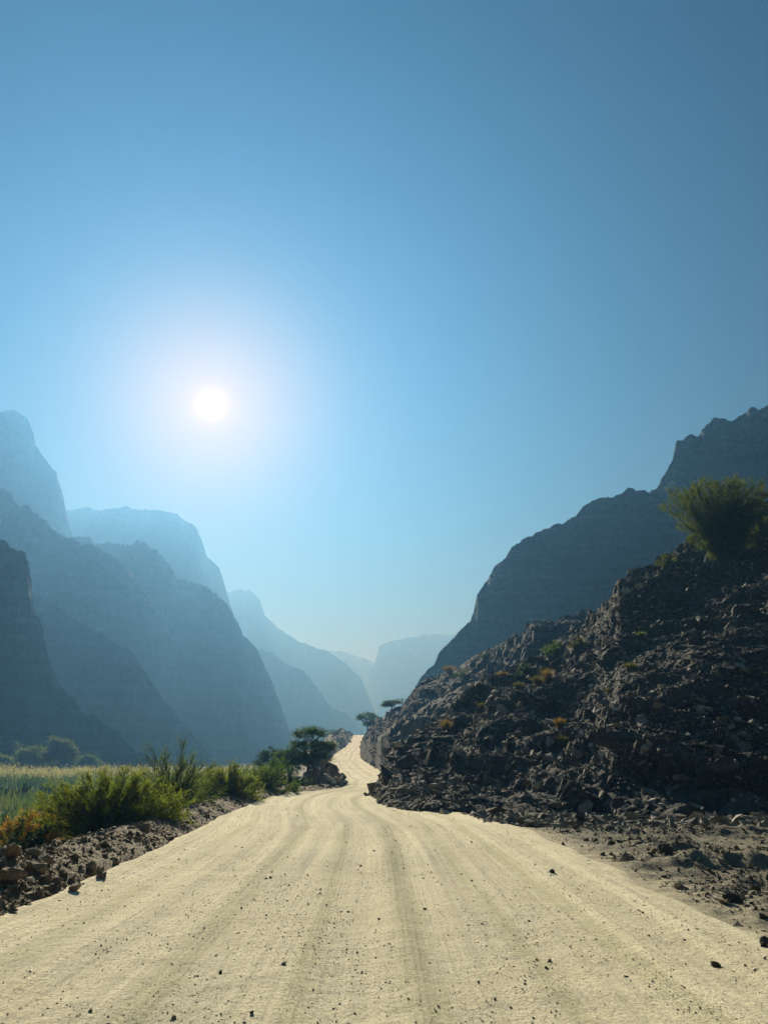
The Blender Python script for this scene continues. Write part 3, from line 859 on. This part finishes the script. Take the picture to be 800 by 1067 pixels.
for k, (px, py, s, lab, mt) in enumerate([
    (692, 889, .20, 'dark upright boulder on the grey verge casting a black shadow', 'boulder_dark'),
    (678, 890, .16, 'pale stone touching the upright boulder on the verge', 'boulder'),
    (575, 909, .06, 'small dark stone pair at the right edge of the track', 'boulder_dark'),
    (745, 1007, .06, 'dark fist sized stone on the dust at the lower right', 'boulder_dark'),
    (632, 864, .16, 'whitish flat stone at the foot of the right slope', 'boulder_pale'),
    (652, 896, .13, 'pale flat stone on the verge nearer than the upright boulder', 'boulder_pale'),
    (764, 940, .13, 'dark low boulder by the right edge among gravel heaps', 'boulder_dark'),
    (795, 985, .10, 'dark stone heap block at the lower right corner', 'boulder_dark')]):
    boulder(lab, hit(px, py), s, M[mt], 400 + k, .7)
for k, (px, py, s, f, lab, dm) in enumerate([
    (476, 845, .85, .55, 'large tilted slab low on the nose of the right hillside', (1.4, .8, 1)),
    (662, 772, 1.6, .45, 'broad smooth blue grey rock face in the middle of the slope', (1.5, .8, 1)),
    (405, 812, .9, 1.1, 'upright square rock pillar on the nose of the hillside beside the bend', (.8, .8, 1.2)),
    (425, 800, 1.0, 1.0, 'blocky dark outcrop above the pillar on the hillside nose', (1, .8, 1.1)),
    (505, 705, 1.4, .4, 'flat dark ledge slab jutting left on the upper slope', (1.8, .8, 1)),
    (612, 697, 1.2, .7, 'dark block outcrop right of the large dry tuft', (1.2, .9, 1)),
    (690, 628, 1.3, .5, 'dark ledge slab below the hilltop acacia', (1.7, .8, 1)),
    (775, 640, 1.4, .8, 'black overhanging block beneath the hilltop acacia on the right', (1.3, 1, 1)),
    (545, 728, 1.0, .7, 'dark rock block under the row of dry tufts', (1.3, .8, 1)),
    (752, 800, .9, .6, 'pale grey faced block on the scree at the right', (1.3, .8, 1)),
    (470, 770, 1.0, .5, 'flat slab under the bright orange tuft', (1.6, .8, 1)),
    (560, 782, .8, .8, 'dark brown block left of the lowest dry tuft', (1, .9, 1)),
    (700, 855, .45, .6, 'low dark block at the slope foot behind the verge boulder', (1.3, .9, 1))]):
    h = hit(px, py, (HILL_BVH,))
    s *= .62
    if h: boulder(lab, np.array(h) + (0, s * .25, -s * .15), s, M['boulder_dark'], 500 + k, f, None, random.uniform(-.3, .3), .18, 'boulder', dm)
h = hit(448, 708) 
p = at(446, 709, 112)
boulder('dark square boulder standing on the far ridge skyline', p - (0, 0, 1.2), 1.7, M['boulder_dark'], 540, .8)
boulder('dark jagged rock tooth on the far ridge skyline', at(562, 648, 98) - (0, 0, .8), 1.3, M['boulder_dark'], 541, .9)

# ------------------------------------------------------------------ plants
def leaves_mesh(P, D, L, Wd, tint):
    n = len(P)
    r = RNG.normal(size=(n, 3))
    S = np.cross(D, r); S /= np.linalg.norm(S, axis=1)[:, None] + 1e-9
    L = L[:, None]; Wd = Wd[:, None]
    V = np.stack([P, P + D * L * .5 + S * Wd * .5, P + D * L, P + D * L * .5 - S * Wd * .5], 1).reshape(-1, 3)
    F = np.arange(n * 4).reshape(n, 4)
    return V, F, np.repeat(tint, 4)
def tubes(polys, sides=4):
    """polys: list of (points (k,3), radius at each point)"""
    Vs, Fs, base = [], [], 0
    for pts, rad in polys:
        pts = np.asarray(pts); k = len(pts)
        T = np.gradient(pts, axis=0); T /= np.linalg.norm(T, axis=1)[:, None] + 1e-9
        ref = np.where(np.abs(T[:, 2:3]) > .9, np.array([[1., 0, 0]]), np.array([[0, 0, 1.]]))
        A = np.cross(T, ref); A /= np.linalg.norm(A, axis=1)[:, None] + 1e-9
        B = np.cross(T, A)
        a = np.linspace(0, 2 * np.pi, sides, endpoint=False)
        V = pts[:, None] + (A[:, None] * np.cos(a)[None, :, None] + B[:, None] * np.sin(a)[None, :, None]) * np.asarray(rad)[:, None, None]
        Vs.append(V.reshape(-1, 3))
        i = np.arange(k - 1)[:, None] * sides; j = np.arange(sides)[None]
        jn = (j + 1) % sides
        Fs.append(np.stack([i + j, i + jn, i + jn + sides, i + j + sides], 2).reshape(-1, 4) + base)
        base += k * sides
    return np.concatenate(Vs), np.concatenate(Fs)
def unit(v): return v / (np.linalg.norm(v, axis=-1, keepdims=True) + 1e-9)

def bush(name, label, loc, rx, ry, h, mat, stems=16, twigs=16, leaves=45, leaf=(.05, .012), twig_len=.28, cat='bush', group=None, reach=(.65, 1.0), low=.0, spiky=.0, lean=(0, 0), flat=1.0, fan=False):
    """stems from the root to a dome rx, ry, h; twigs along them, leaves along the twigs"""
    root = thing(name, label, cat, loc, group)
    az = RNG.uniform(0, 2 * np.pi, stems)
    el = np.arcsin(RNG.uniform(low, 1, stems) ** flat)
    r = RNG.uniform(*reach, stems)
    tgt = np.stack([np.cos(az) * np.cos(el) * rx * r + lean[0] * h, np.sin(az) * np.cos(el) * ry * r + lean[1] * h, (np.sin(el) * .92 + .08) * h * r], 1)
    if fan:                                   # a flat topped fan, with some lower sprays
        rho = RNG.uniform(0, 1, stems) ** .42
        lowr = np.where(RNG.uniform(0, 1, stems) < .42, RNG.uniform(.25, .8, stems), 1.0)
        tgt = np.stack([np.cos(az) * rx * rho * lowr ** .55, np.sin(az) * ry * rho * lowr ** .55, h * lowr * (.93 - .17 * rho ** 2 + RNG.normal(0, .03, stems))], 1)
    t = np.linspace(0, 1, 8)
    st, tw, LP, LD, LT = [], [], [], [], []
    for k in range(stems):
        p0 = np.array([RNG.normal(0, .05 * rx), RNG.normal(0, .05 * ry), -.12])
        pts = p0 + (tgt[k] - p0) * np.stack([t ** 1.25, t ** 1.25, t ** .85], 1)
        pts[1:] += RNG.normal(0, .02 * h, (7, 3)) 
        ra = .011 * (h ** .5) * (1 - .8 * t)
        st.append((pts, ra))
        tt = RNG.uniform(.22, 1.0, twigs)
        tt[0] = 1.0
        base = np.stack([np.interp(tt, t, pts[:, q]) for q in range(3)], 1)
        sd = unit(np.gradient(pts, axis=0))
        sdir = np.stack([np.interp(tt, t, sd[:, q]) for q in range(3)], 1)
        outw = unit(base * (1, 1, .6) + 1e-6)
        d = unit(sdir * (.5 + spiky) + RNG.normal(0, .5, (twigs, 3)) + outw * .45 + np.array([0, 0, .28]))
        ln = twig_len * h * RNG.uniform(.45, 1.15, twigs)
        end = base + d * ln[:, None]
        for b_, e_ in zip(base, end):
            m_ = (b_ + e_) / 2 + RNG.normal(0, .04, 3) * np.linalg.norm(e_ - b_)
            tw.append((np.array([b_, m_, e_]), np.array([.005, .0035, .0015]) * (h ** .5)))
        u_ = RNG.uniform(.08, 1.03, (twigs, leaves))
        lp = base[:, None] + d[:, None] * (ln[:, None] * u_)[:, :, None] + RNG.normal(0, .022 * h ** .5, (twigs, leaves, 3))
        ld = unit(d[:, None] * .7 + RNG.normal(0, .55, (twigs, leaves, 3)))
        LP.append(lp.reshape(-1, 3)); LD.append(ld.reshape(-1, 3))
        LT.append(np.clip(RNG.normal(RNG.uniform(.3, .7), .2, twigs * leaves), 0, 1))
    LP, LD, LT = np.concatenate(LP), np.concatenate(LD), np.concatenate(LT)
    n = len(LP)
    V, F, T = leaves_mesh(LP, LD, leaf[0] * RNG.uniform(.6, 1.3, n), leaf[1] * RNG.uniform(.7, 1.3, n), LT)
    link('foliage', mesh_np('foliage', V, [F], False, T), mat, root)
    V, F = tubes(st + tw, 3)
    link('stems', mesh_np('stems', V, [F], False), M['bark'], root)
    return root

def tuft(name, label, loc, r, h, mat, blades=420, width=.012, cat='grass tuft', group=None, dome=.5):
    """a clump of arching blades"""
    az = RNG.uniform(0, 2 * np.pi, blades)
    sp = RNG.uniform(0, 1, blades) ** .6
    ln = h * RNG.uniform(.65, 1.1, blades) * (1 - dome * .35 * sp)
    o2 = np.stack([np.cos(az), np.sin(az), 0 * az], 1)
    b = o2 * (sp * r * .35)[:, None] + RNG.normal(0, .02, (blades, 3)) * (1, 1, 0)
    top = b + o2 * (sp * r * .75)[:, None] + np.array([0, 0, 1]) * ln[:, None]
    mid = (b + top) / 2 + np.array([0, 0, 1]) * (ln * .14)[:, None] - o2 * (sp * r * .1)[:, None]
    s = unit(np.cross(o2, RNG.normal(size=(blades, 3)))) * (width * RNG.uniform(.6, 1.3, blades))[:, None]
    V = np.stack([b - s * .5, b + s * .5, mid + s * .4, mid - s * .4, top], 1).reshape(-1, 3)
    i = np.arange(blades) * 5
    V[:, 2] -= .03
    me = mesh_np(name, V, [np.stack([i, i + 1, i + 2, i + 3], 1), np.stack([i + 3, i + 2, i + 4], 1)], False, np.repeat(RNG.uniform(0, 1, blades), 5))
    o = link(name, me, mat, None, loc)
    return tag(o, label, cat, group)

def tree(name, label, loc, height, pads, mat, trunk_r=.09, forks=3, clumps=60, leaves=120, leaf=(.07, .03), clump_r=.3, cat='tree', group=None, fork_at=.35, lean=(0, 0)):
    """pads: (dx, dy, dz, rx, ry, rz) crown masses relative to the base; parts trunk (with limbs) and crown"""
    root = thing(name, label, cat, loc, group)
    fk = np.array([lean[0] * height, lean[1] * height, height * fork_at])
    t = np.linspace(0, 1, 6)[:, None]
    tr = np.array([0, 0, -.25]) * (1 - t) + fk * t
    tr[1:-1] += RNG.normal(0, .015 * height, (4, 3)) * (1, 1, .3)
    polys = [(tr, trunk_r * (1.25 - .5 * t[:, 0]))]
    LP, LD, LT = [], [], []
    for (dx, dy, dz, rx, ry, rz) in pads:
        c = np.array([dx, dy, dz])
        for f in range(forks):
            a = RNG.uniform(0, 2 * np.pi); q = RNG.uniform(.15, .6)
            e = c + np.array([np.cos(a) * rx * q, np.sin(a) * ry * q, -rz * .3])
            s = tr[-1 - (f % 2)]
            pts = s + (e - s) * t * np.array([1, 1, 1]) + np.array([0, 0, 1]) * (np.sin(t * np.pi) * .06 * height * RNG.uniform(-.4, 1))
            pts[1:-1] += RNG.normal(0, .02 * height, (4, 3))
            polys.append((pts, trunk_r * .55 * (1.1 - .85 * t[:, 0])))
            for g in range(6):
                a2 = RNG.uniform(0, 2 * np.pi); q2 = RNG.uniform(.4, .95)
                e2 = c + np.array([np.cos(a2) * rx * q2, np.sin(a2) * ry * q2, rz * RNG.uniform(-.2, .5)])
                s2 = pts[3]
                p2 = s2 + (e2 - s2) * t; p2[1:-1] += RNG.normal(0, .015 * height, (4, 3))
                polys.append((p2, trunk_r * .2 * (1.1 - .9 * t[:, 0])))
        v = unit(RNG.normal(size=(clumps, 3))) * (RNG.uniform(.25, 1, (clumps, 1)) ** .45)
        v[:, 2] = np.where(v[:, 2] < -.35, -v[:, 2] * .7, v[:, 2])
        cc = c + v * np.array([rx, ry, rz])
        cr = clump_r * RNG.uniform(.5, 1.2, clumps)
        k = RNG.normal(0, .5, (clumps, leaves, 3)) * cr[:, None, None] * np.array([1, 1, .55])
        LP.append((cc[:, None] + k).reshape(-1, 3))
        LD.append(unit(RNG.normal(size=(clumps * leaves, 3)) * .7 + np.repeat(unit(v * (1, 1, .4)), leaves, 0) * .6))
        LT.append(np.clip(np.repeat(RNG.uniform(.15, .85, clumps), leaves) + RNG.normal(0, .15, clumps * leaves), 0, 1))
    LP, LD, LT = np.concatenate(LP), np.concatenate(LD), np.concatenate(LT)
    n = len(LP)
    V, F, T = leaves_mesh(LP, LD, leaf[0] * RNG.uniform(.6, 1.3, n), leaf[1] * RNG.uniform(.7, 1.3, n), LT)
    link('crown', mesh_np('crown', V, [F], False, T), mat, root)
    V, F = tubes(polys, 6)
    link('trunk', mesh_np('trunk', V, [F], True), M['bark'], root)
    return root

def at_ground(px, py, Y, dz=0):
    p = at(px, py, Y); return (p[0], p[1], drop(p[0], p[1]) + dz)

# bushes along the left of the track, near to far
def bpos(px, Y):
    x = at(px, 800, Y)[0]; return (x, Y, drop(x, Y))
b = bpos(120, 18.5)
bush('broom_bush', 'wide dense olive green dome bush nearest on the berm', b, 2.05, 1.3, 1.30 - b[2], M['leaf_olive'], 230, 16, 24, (.06, .016), .14, reach=(.72, 1.0), flat=.8)
b = bpos(180, 24)
bush('bare_bush', 'tall loose grey green bush with bare twigs poking above its neighbours', b, 1.6, 1.2, 2.2 - b[2], M['leaf_green'], 64, 18, 20, (.055, .015), .16, reach=(.5, .95), low=.1, spiky=.5)
b = bpos(238, 29)
bush('broom_bush', 'rounded yellow olive bush just beyond the tall bare bush', b, 1.45, 1.1, 1.5 - b[2], M['leaf_olive'], 150, 14, 20, (.065, .018), .16, reach=(.62, .92))
b = bpos(275, 35)
bush('leafy_bush', 'dark green low bush between the yellow olive bush and the pale boulder', b, 1.5, 1.1, 1.35 - b[2], M['leaf_green'], 56, 16, 24, (.08, .022), .2, reach=(.6, .9))
b = bpos(303, 40)
bush('leafy_bush', 'dark green bush at the foot of the roadside acacia', b, 1.3, 1.0, 1.05 - b[2], M['leaf_dark'], 50, 14, 22, (.09, .025), .2, reach=(.6, .9))
b = bpos(283, 40)
bush('leafy_bush', 'bright yellow green bush in front of the roadside acacia', b, 1.15, .9, 1.9 - b[2], M['leaf_bright'], 50, 15, 24, (.09, .026), .18, low=.15, reach=(.6, .9))
b = at_ground(307, 828, 35.5)
bush('leafy_bush', 'small round green bush beside the pale boulder at the bend', b, .34, .3, .48, M['leaf_bright'], 16, 10, 26, (.04, .012), .25)
b = bpos(250, 45)
bush('leafy_bush', 'blue green bush half hidden behind the yellow olive bush', b, 2.4, 1.4, 1.6 - b[2], M['leaf_green'], 50, 14, 24, (.1, .03), .18)
b = bpos(215, 33)
bush('broom_bush', 'dull olive bush filling the gap behind the tall bare bush', b, 1.9, 1.2, 1.2 - b[2], M['leaf_olive'], 56, 14, 22, (.08, .02), .2)

# roadside acacia and its neighbours
b = at(320, 805, 50); b[2] = drop(b[0], b[1], (GROUND_BVH,)) - .05
H = at(320, 757, 50)[2] - b[2]
tree('acacia_tree', 'flat topped dark acacia with layered crown beside the bend', b, H,
     [(.2, 0, H - .50, 1.15, 1.0, .42), (.1, -.1, H * .60, 1.5, 1.2, .42), (.95, .1, H * .58, .85, .9, .4), (-1.0, 0, H * .42, 1.0, .9, .42), (.5, -.2, H * .38, 1.0, .8, .36), (-.5, 0, H * .30, .9, .8, .32)], M['leaf_acacia'], .09, 3, 60, 90, (.10, .035), .34, fork_at=.38)
b = bpos(282, 62)
H = at(282, 780, 62)[2] - b[2]
tree('broadleaf_tree', 'dark rounded tree behind the bright yellow green bush', b, H, [(0, 0, H * .72, 1.3, 1.2, H * .3), (1.2, .2, H * .6, 1.0, 1.0, H * .26)], M['leaf_dark'], .1, 3, 60, 90, (.12, .05), .42)
# trees by the far crest
for (px, pt, pb, Y, kind, lab) in [(383, 743, 772, 140, 'leaf_acacia', 'loose airy acacia leaning over the track crest from the road cut'),
                                   (347, 759, 770, 255, 'leaf_green', 'small round tree left of the track crest'),
                                   (355, 758, 769, 268, 'leaf_grey', 'thin pale tree nearest the track crest')]:
    x_, _, zt = at(px, pt, Y); zb = drop(x_, Y, (GROUND_BVH, ROAD_BVH, FAR_BVH)) - .1; h_ = zt - zb
    if kind == 'leaf_acacia':
        pads = [(0, 0, h_ * .86, 1.7, 1.4, .6), (-1.1, 0, h_ * .72, 1.0, 1.0, .5), (1.3, 0, h_ * .66, 1.2, 1.0, .6), (.5, 0, h_ * .4, 1.2, 1, .5)]
        tree('acacia_tree', lab, (x_, Y, zb), h_, pads, M[kind], .12, 3, 34, 60, (.17, .06), .45, fork_at=.35)
    else:
        tree('small_tree', lab, (x_, Y, zb), h_, [(0, 0, h_ * .66, h_ * .38, h_ * .36, h_ * .3)], M[kind], .1, 3, 40, 60, (.2, .08), .5)
x_, _, zt = at(408, 730, 122)
zb = drop(x_, 122, (GROUND_BVH, FAR_BVH)) - .1
tree('acacia_tree', 'flat umbrella acacia on the ridge beside the utility pole', (x_, 122, zb), zt - zb, [(.1, 0, zt - zb - .35, 1.6, 1.2, .30), (-.5, 0, (zt - zb) * .55, 1.0, .9, .25)], M['leaf_acacia'], .1, 3, 46, 70, (.15, .05), .4, fork_at=.4)
# trees across the marsh under the left mountain
for (px, pt, pb, wpx, Y, k, lab) in [(4, 767, 806, 34, 190, 'leaf_grey', 'pale crowned tree at the left edge beyond the reeds'),
                                  (34, 777, 806, 36, 182, 'leaf_green', 'low spreading tree second from the left beyond the reeds'),
                                  (64, 767, 808, 30, 178, 'leaf_grey', 'tallest pale crowned tree beyond the reeds'),
                                  (92, 786, 808, 15, 195, 'leaf_green', 'small tree rightmost beyond the reeds'),
                                  (2, 787, 808, 18, 165, 'leaf_green', 'short tree before the pale crowned tree at the left edge'),
                                  (106, 795, 809, 14, 200, 'leaf_grey', 'grey scrubby tree low above the reeds near the bare bush')]:
    x_, _, zt = at(px, pt, Y); h_ = zt - FLOOR
    w_ = wpx * Y / FPX / 1.06 / 2
    tree('marsh_tree', lab, (x_, Y, FLOOR - .2), h_, [(0, 0, h_ * .78, w_ * .8, w_, h_ * .2), (w_ * .55, 0, h_ * .58, w_ * .6, w_, h_ * .2), (-w_ * .5, 0, h_ * .5, w_ * .65, w_, h_ * .22)], M[k], .2, 2, 40, 90, (.42, .2), 1.2, group='trees beyond the reeds', fork_at=.3)

# acacia on the hill
h = hit(750, 592, (HILL_BVH,))
Yt = h.y + .5
bz_ = drop(at(757, 592, Yt)[0], Yt, (HILL_BVH,)) - .25
zt = at(752, 503, Yt)[2]; H = zt - bz_
sx = Yt / FPX / 1.0
bush('umbrella_acacia', 'large feathery olive umbrella acacia standing on the right hilltop', (at(757, 592, Yt)[0], Yt, bz_), 60 * sx, 48 * sx, H * 1.0,
     M['leaf_umbrella'], 260, 15, 20, (.22, .032), .075, 'tree', spiky=.5, fan=True)

# plants of the slope
for (px, py, r, hh, mt, lab) in [
    (465, 762, .42, .72, 'dry_tuft', 'bright orange dry tuft on the slope above the bend'),
    (571, 711, .55, .95, 'dry_tuft', 'tall rusty dry tuft on the upper slope'),
    (560, 713, .5, .6, 'dry_olive', 'olive tuft left of the tall rusty tuft'),
    (585, 782, .42, .75, 'dry_olive', 'yellow olive tuft lowest on the slope beside a brown block'),
    (583, 758, .36, .5, 'dry_tuft', 'rusty dry tuft just above the lowest olive tuft'),
    (523, 706, .36, .42, 'dry_tuft', 'small pale rusty tuft below the skyline shrubs'),
    (540, 718, .42, .5, 'dry_olive', 'small olive tuft between the ledge slab and the tall rusty tuft'),
    (503, 738, .4, .4, 'dry_olive', 'flat olive tuft under the dark ledge slab'),
    (402, 806, .3, .3, 'dry_olive', 'brown dry tuft at the track edge inside the bend'),
    (468, 702, .5, .55, 'dry_tuft', 'rusty tuft high beside the grey shrub on the skyline'),
    (668, 664, .34, .4, 'leaf_bright', 'small bright green tuft on the scree below the hilltop acacia'),
    (657, 698, .42, .45, 'dry_olive', 'dark green tuft in the shade under the scree ridge'),
    (636, 722, .3, .3, 'dry_olive', 'tiny olive tuft on the middle scree')]:
    h = hit(px, py)
    if h: tuft('grass_tuft', lab, h, r * max(1, h.y / 45), hh * max(1, h.y / 45), M[mt], 380, .018 * h.y / 35, group='dry tufts on the slope')
for (px, py, rx, hh, mt, lab) in [
    (578, 681, 1.25, .95, 'leaf_bright', 'flat bright green shrub under the dark skyline ridge'),
    (482, 708, 1.2, 1.7, 'leaf_grey', 'grey green shrub on the skyline beside the dark ledge slab'),
    (506, 686, .8, .9, 'leaf_grey', 'small grey shrub high on the far skyline'),
    (548, 702, .6, .7, 'leaf_grey', 'grey green shrub left of the flat bright green shrub'),
    (602, 676, .7, .8, 'dry_olive', 'dull olive shrub touching the flat bright green shrub'),
    (695, 590, .8, 1.0, 'leaf_umbrella', 'low dark shrub at the left foot of the hilltop acacia'),
    (785, 565, .9, 1.0, 'leaf_umbrella', 'dark shrub right of the hilltop acacia on the skyline')]:
    h = hit(px, py)
    if h: bush('slope_shrub', lab, h, rx, rx * .8, hh, M[mt], 18, 10, 22, (.11, .03), .25, 'shrub', low=.1)

# left foreground under the berm
p = at(38, 855, 19); g = drop(p[0], p[1])
bush('dry_shrub', 'orange domed dry shrub in the grass behind the berm', (p[0], p[1], g), 1.05, .9, (at(33, 843, 19)[2] - g) * 1.0, M['dry'], 130, 12, 22, (.07, .014), .14, 'shrub', reach=(.8, 1.0), flat=.7)
for (px, Y, r, mt, hh, lab) in [(8, 22, .9, 'leaf_dark', 1.5, 'dark shrub at the left edge beside the orange shrub'), (52, 21, .8, 'leaf_dark', 1.25, 'dark shrub between the orange shrub and the wide dome bush'),
                        (25, 16.5, .7, 'leaf_dark', .95, 'low dark shrub in front of the orange shrub')]:
    x_ = at(px, 850, Y)[0]
    bush('marsh_shrub', lab, (x_, Y, drop(x_, Y)), r, r, hh, M[mt], 22, 12, 26, (.08, .025), .22, 'shrub')
for (px, py, Y, r, hh, lab) in [(24, 826, 96, 1.5, 1.7, 'dark round shrub standing in the pond'), (48, 822, 108, 1.1, 1.2, 'smaller dark shrub in the pond right of the round one'), (2, 821, 104, 1.5, 1.2, 'dark shrub at the left edge of the pond'), (62, 820, 112, 1.8, 1.1, 'low green shrub on the pond bank toward the dome bush')]:
    x_ = at(px, py, Y)[0]
    bush('pond_shrub', lab, (x_, Y, FLOOR), r, r, hh, M['leaf_dark'], 24, 12, 24, (.22, .07), .2, 'shrub', group='shrubs in the pond')

# pond and its reeds
n = 90
a = np.linspace(0, 2 * np.pi, n, endpoint=False)
rr = 1 + .12 * fbm(np.stack([np.cos(a) * 2, np.sin(a) * 2, a * 0], 1), 1, 3)
V = np.stack([-56 + 30 * np.cos(a) * rr, 110 + 15 * np.sin(a) * rr, np.full(n, FLOOR - .02)], 1)
V = np.concatenate([V, [[-56, 110, FLOOR - .02]]])
F = np.stack([np.arange(n), (np.arange(n) + 1) % n, np.full(n, n)], 1)
tag(link('pond_water', mesh_np('pond', V, [F]), M['water']), 'still green pond among the reeds left of the track', 'water', kind='structure')

def blades(name, label, X, Y, Z, h, w, mat, cat, plume=None, plume_mat=None, curve=.25):
    n = len(X)
    b_ = np.stack([X, Y, Z - .05], 1)
    dirn = unit(np.stack([RNG.normal(size=n), RNG.normal(size=n), 0 * X], 1))
    top = b_ + dirn * (h * curve * RNG.uniform(.2, 1, n))[:, None] + np.array([0, 0, 1]) * h[:, None]
    mid = b_ + (top - b_) * .5 - dirn * (h * .05)[:, None]
    s = unit(np.stack([RNG.normal(size=n), RNG.normal(size=n) * .4, 0 * X], 1)) * w[:, None]
    V = np.stack([b_ - s, b_ + s, mid + s * .8, mid - s * .8, top], 1).reshape(-1, 3)
    i = np.arange(n) * 5
    cl = np.clip(.42 + 1.1 * fbm(b_, (5, 9, 3), 3) + RNG.normal(0, .12, n), 0, 1)
    me = mesh_np(name, V, [np.stack([i, i + 1, i + 2, i + 3], 1), np.stack([i + 3, i + 2, i + 4], 1)], False, np.repeat(cl, 5))
    o = link(name, me, mat)
    tag(o, label, cat, kind='stuff')
    if plume is not None:
        idx = np.where(RNG.uniform(0, 1, n) < plume)[0]
        tp = np.repeat(top[idx], 9, 0) + RNG.normal(0, 1, (len(idx) * 9, 3)) * np.array([.07, .07, .22])
        dd = unit(RNG.normal(0, .45, (len(tp), 3)) + np.array([.25, 0, 1]))
        V, F, T = leaves_mesh(tp, dd, RNG.uniform(.18, .36, len(tp)), RNG.uniform(.04, .09, len(tp)), RNG.uniform(0, 1, len(tp)))
        tag(link(name + '_plumes', mesh_np(name, V, [F], False, T), plume_mat), 'pale feathery plumes of the reeds along the far pond bank', 'reeds', kind='stuff')
# far reed bed with plumes
n = 9000
X = RNG.uniform(-118, -22, n); Y = 128 + RNG.uniform(0, 34, n)
blades('reeds', 'bed of green reeds along the far side of the pond', X, Y, np.full(n, FLOOR), RNG.uniform(1.6, 2.9, n) * (1 + .3 * fbm(np.stack([X, Y, 0 * X], 1), 9, 2)), np.full(n, .035), M['grass'], 'reeds', .6, M['plume'])
# marsh grass round the near side of the pond and on the bank
n = 46000
Y = 17 + 112 * RNG.uniform(0, 1, n) ** 1.1
X = np.minimum(xl(np.clip(Y, -14, 300)), -4) - 3.0 - .05 * Y - RNG.uniform(0, 1, n) ** 1.1 * (8 + .75 * Y)
inpond = ((X + 56) / 28) ** 2 + ((Y - 110) / 14) ** 2 < 1
dens = np.clip(.55 + 1.2 * fbm(np.stack([X, Y, 0 * X], 1), (3.0, 5.0, 1), 3), .05, 1)
keep = (~inpond) & (RNG.uniform(0, 1, n) < dens)
X, Y = X[keep], Y[keep]
Z = np.maximum(ground_z(X, Y), FLOOR - .25)
h_ = RNG.uniform(.35, .9, len(X)) * (1 + .015 * Y)
blades('marsh_grass', 'green and yellow marsh grass on the bank below the berm', X, Y, Z, h_, .002 + .0006 * Y, M['grass'], 'grass', curve=.5)
n = 5000
Y = 24 + 22 * RNG.uniform(0, 1, n); X = -11 - .42 * (Y - 20) - RNG.uniform(0, 12, n)
Z = np.maximum(ground_z(X, Y), FLOOR - .25)
blades('sedge', 'grey green feathery sedge between the orange shrub and the pond', X, Y, Z, RNG.uniform(1.2, 2.1, n), np.full(n, .014), M['leaf_grey'], 'grass', curve=.4)
n = 7000
Y = 7 + 14 * RNG.uniform(0, 1, n); X = xl(Y) - 1.6 - RNG.uniform(0, 2.6, n)
blades('bank_grass', 'short yellow green grass growing behind the berm', X, Y, ground_z(X, Y), RNG.uniform(.08, .24, n), np.full(n, .0035), M['bank'], 'grass', curve=.7)

# ------------------------------------------------------------------ utility pole beyond the ridge
p = at(419, 742, 165); zt = at(419, 727.5, 165)[2]
g = drop(p[0], p[1], (GROUND_BVH, FAR_BVH)) - .1
pole = thing('utility_pole', 'tiny wooden utility pole with crossarm on the far skyline', 'pole', (p[0], p[1], g))
H = zt - g
V, F = tubes([(np.array([[0, 0, -.5], [0, 0, H * .5], [0, 0, H]]), np.array([.16, .14, .11])), (np.array([[0, 0, H - .002], [0, 0, H + .03]]), np.array([.11, .01]))], 10)
link('post', mesh_np('post', V, [F], True), M['pole'], pole)
bm = bmesh.new(); bmesh.ops.create_cube(bm, size=1)
bmesh.ops.scale(bm, vec=(2.3, .12, .14), verts=bm.verts); bmesh.ops.translate(bm, vec=(0, -.16, H - .35), verts=bm.verts)
bmesh.ops.bevel(bm, geom=bm.edges, offset=.015, segments=1)
me = bpy.data.meshes.new('crossarm'); bm.to_mesh(me); bm.free()
link('crossarm', me, M['pole'], pole)
for dx in (-1.05, 0, 1.05):
    V, F = tubes([(np.array([[dx, -.16, H - .28], [dx, -.16, H - .18], [dx, -.16, H - .10], [dx, -.16, H + .02]]), np.array([.05, .09, .06, .03]))], 8)
    link('insulator', mesh_np('insulator', V, [F], True), M['glaze'], pole)
print('objects', len(bpy.data.objects))
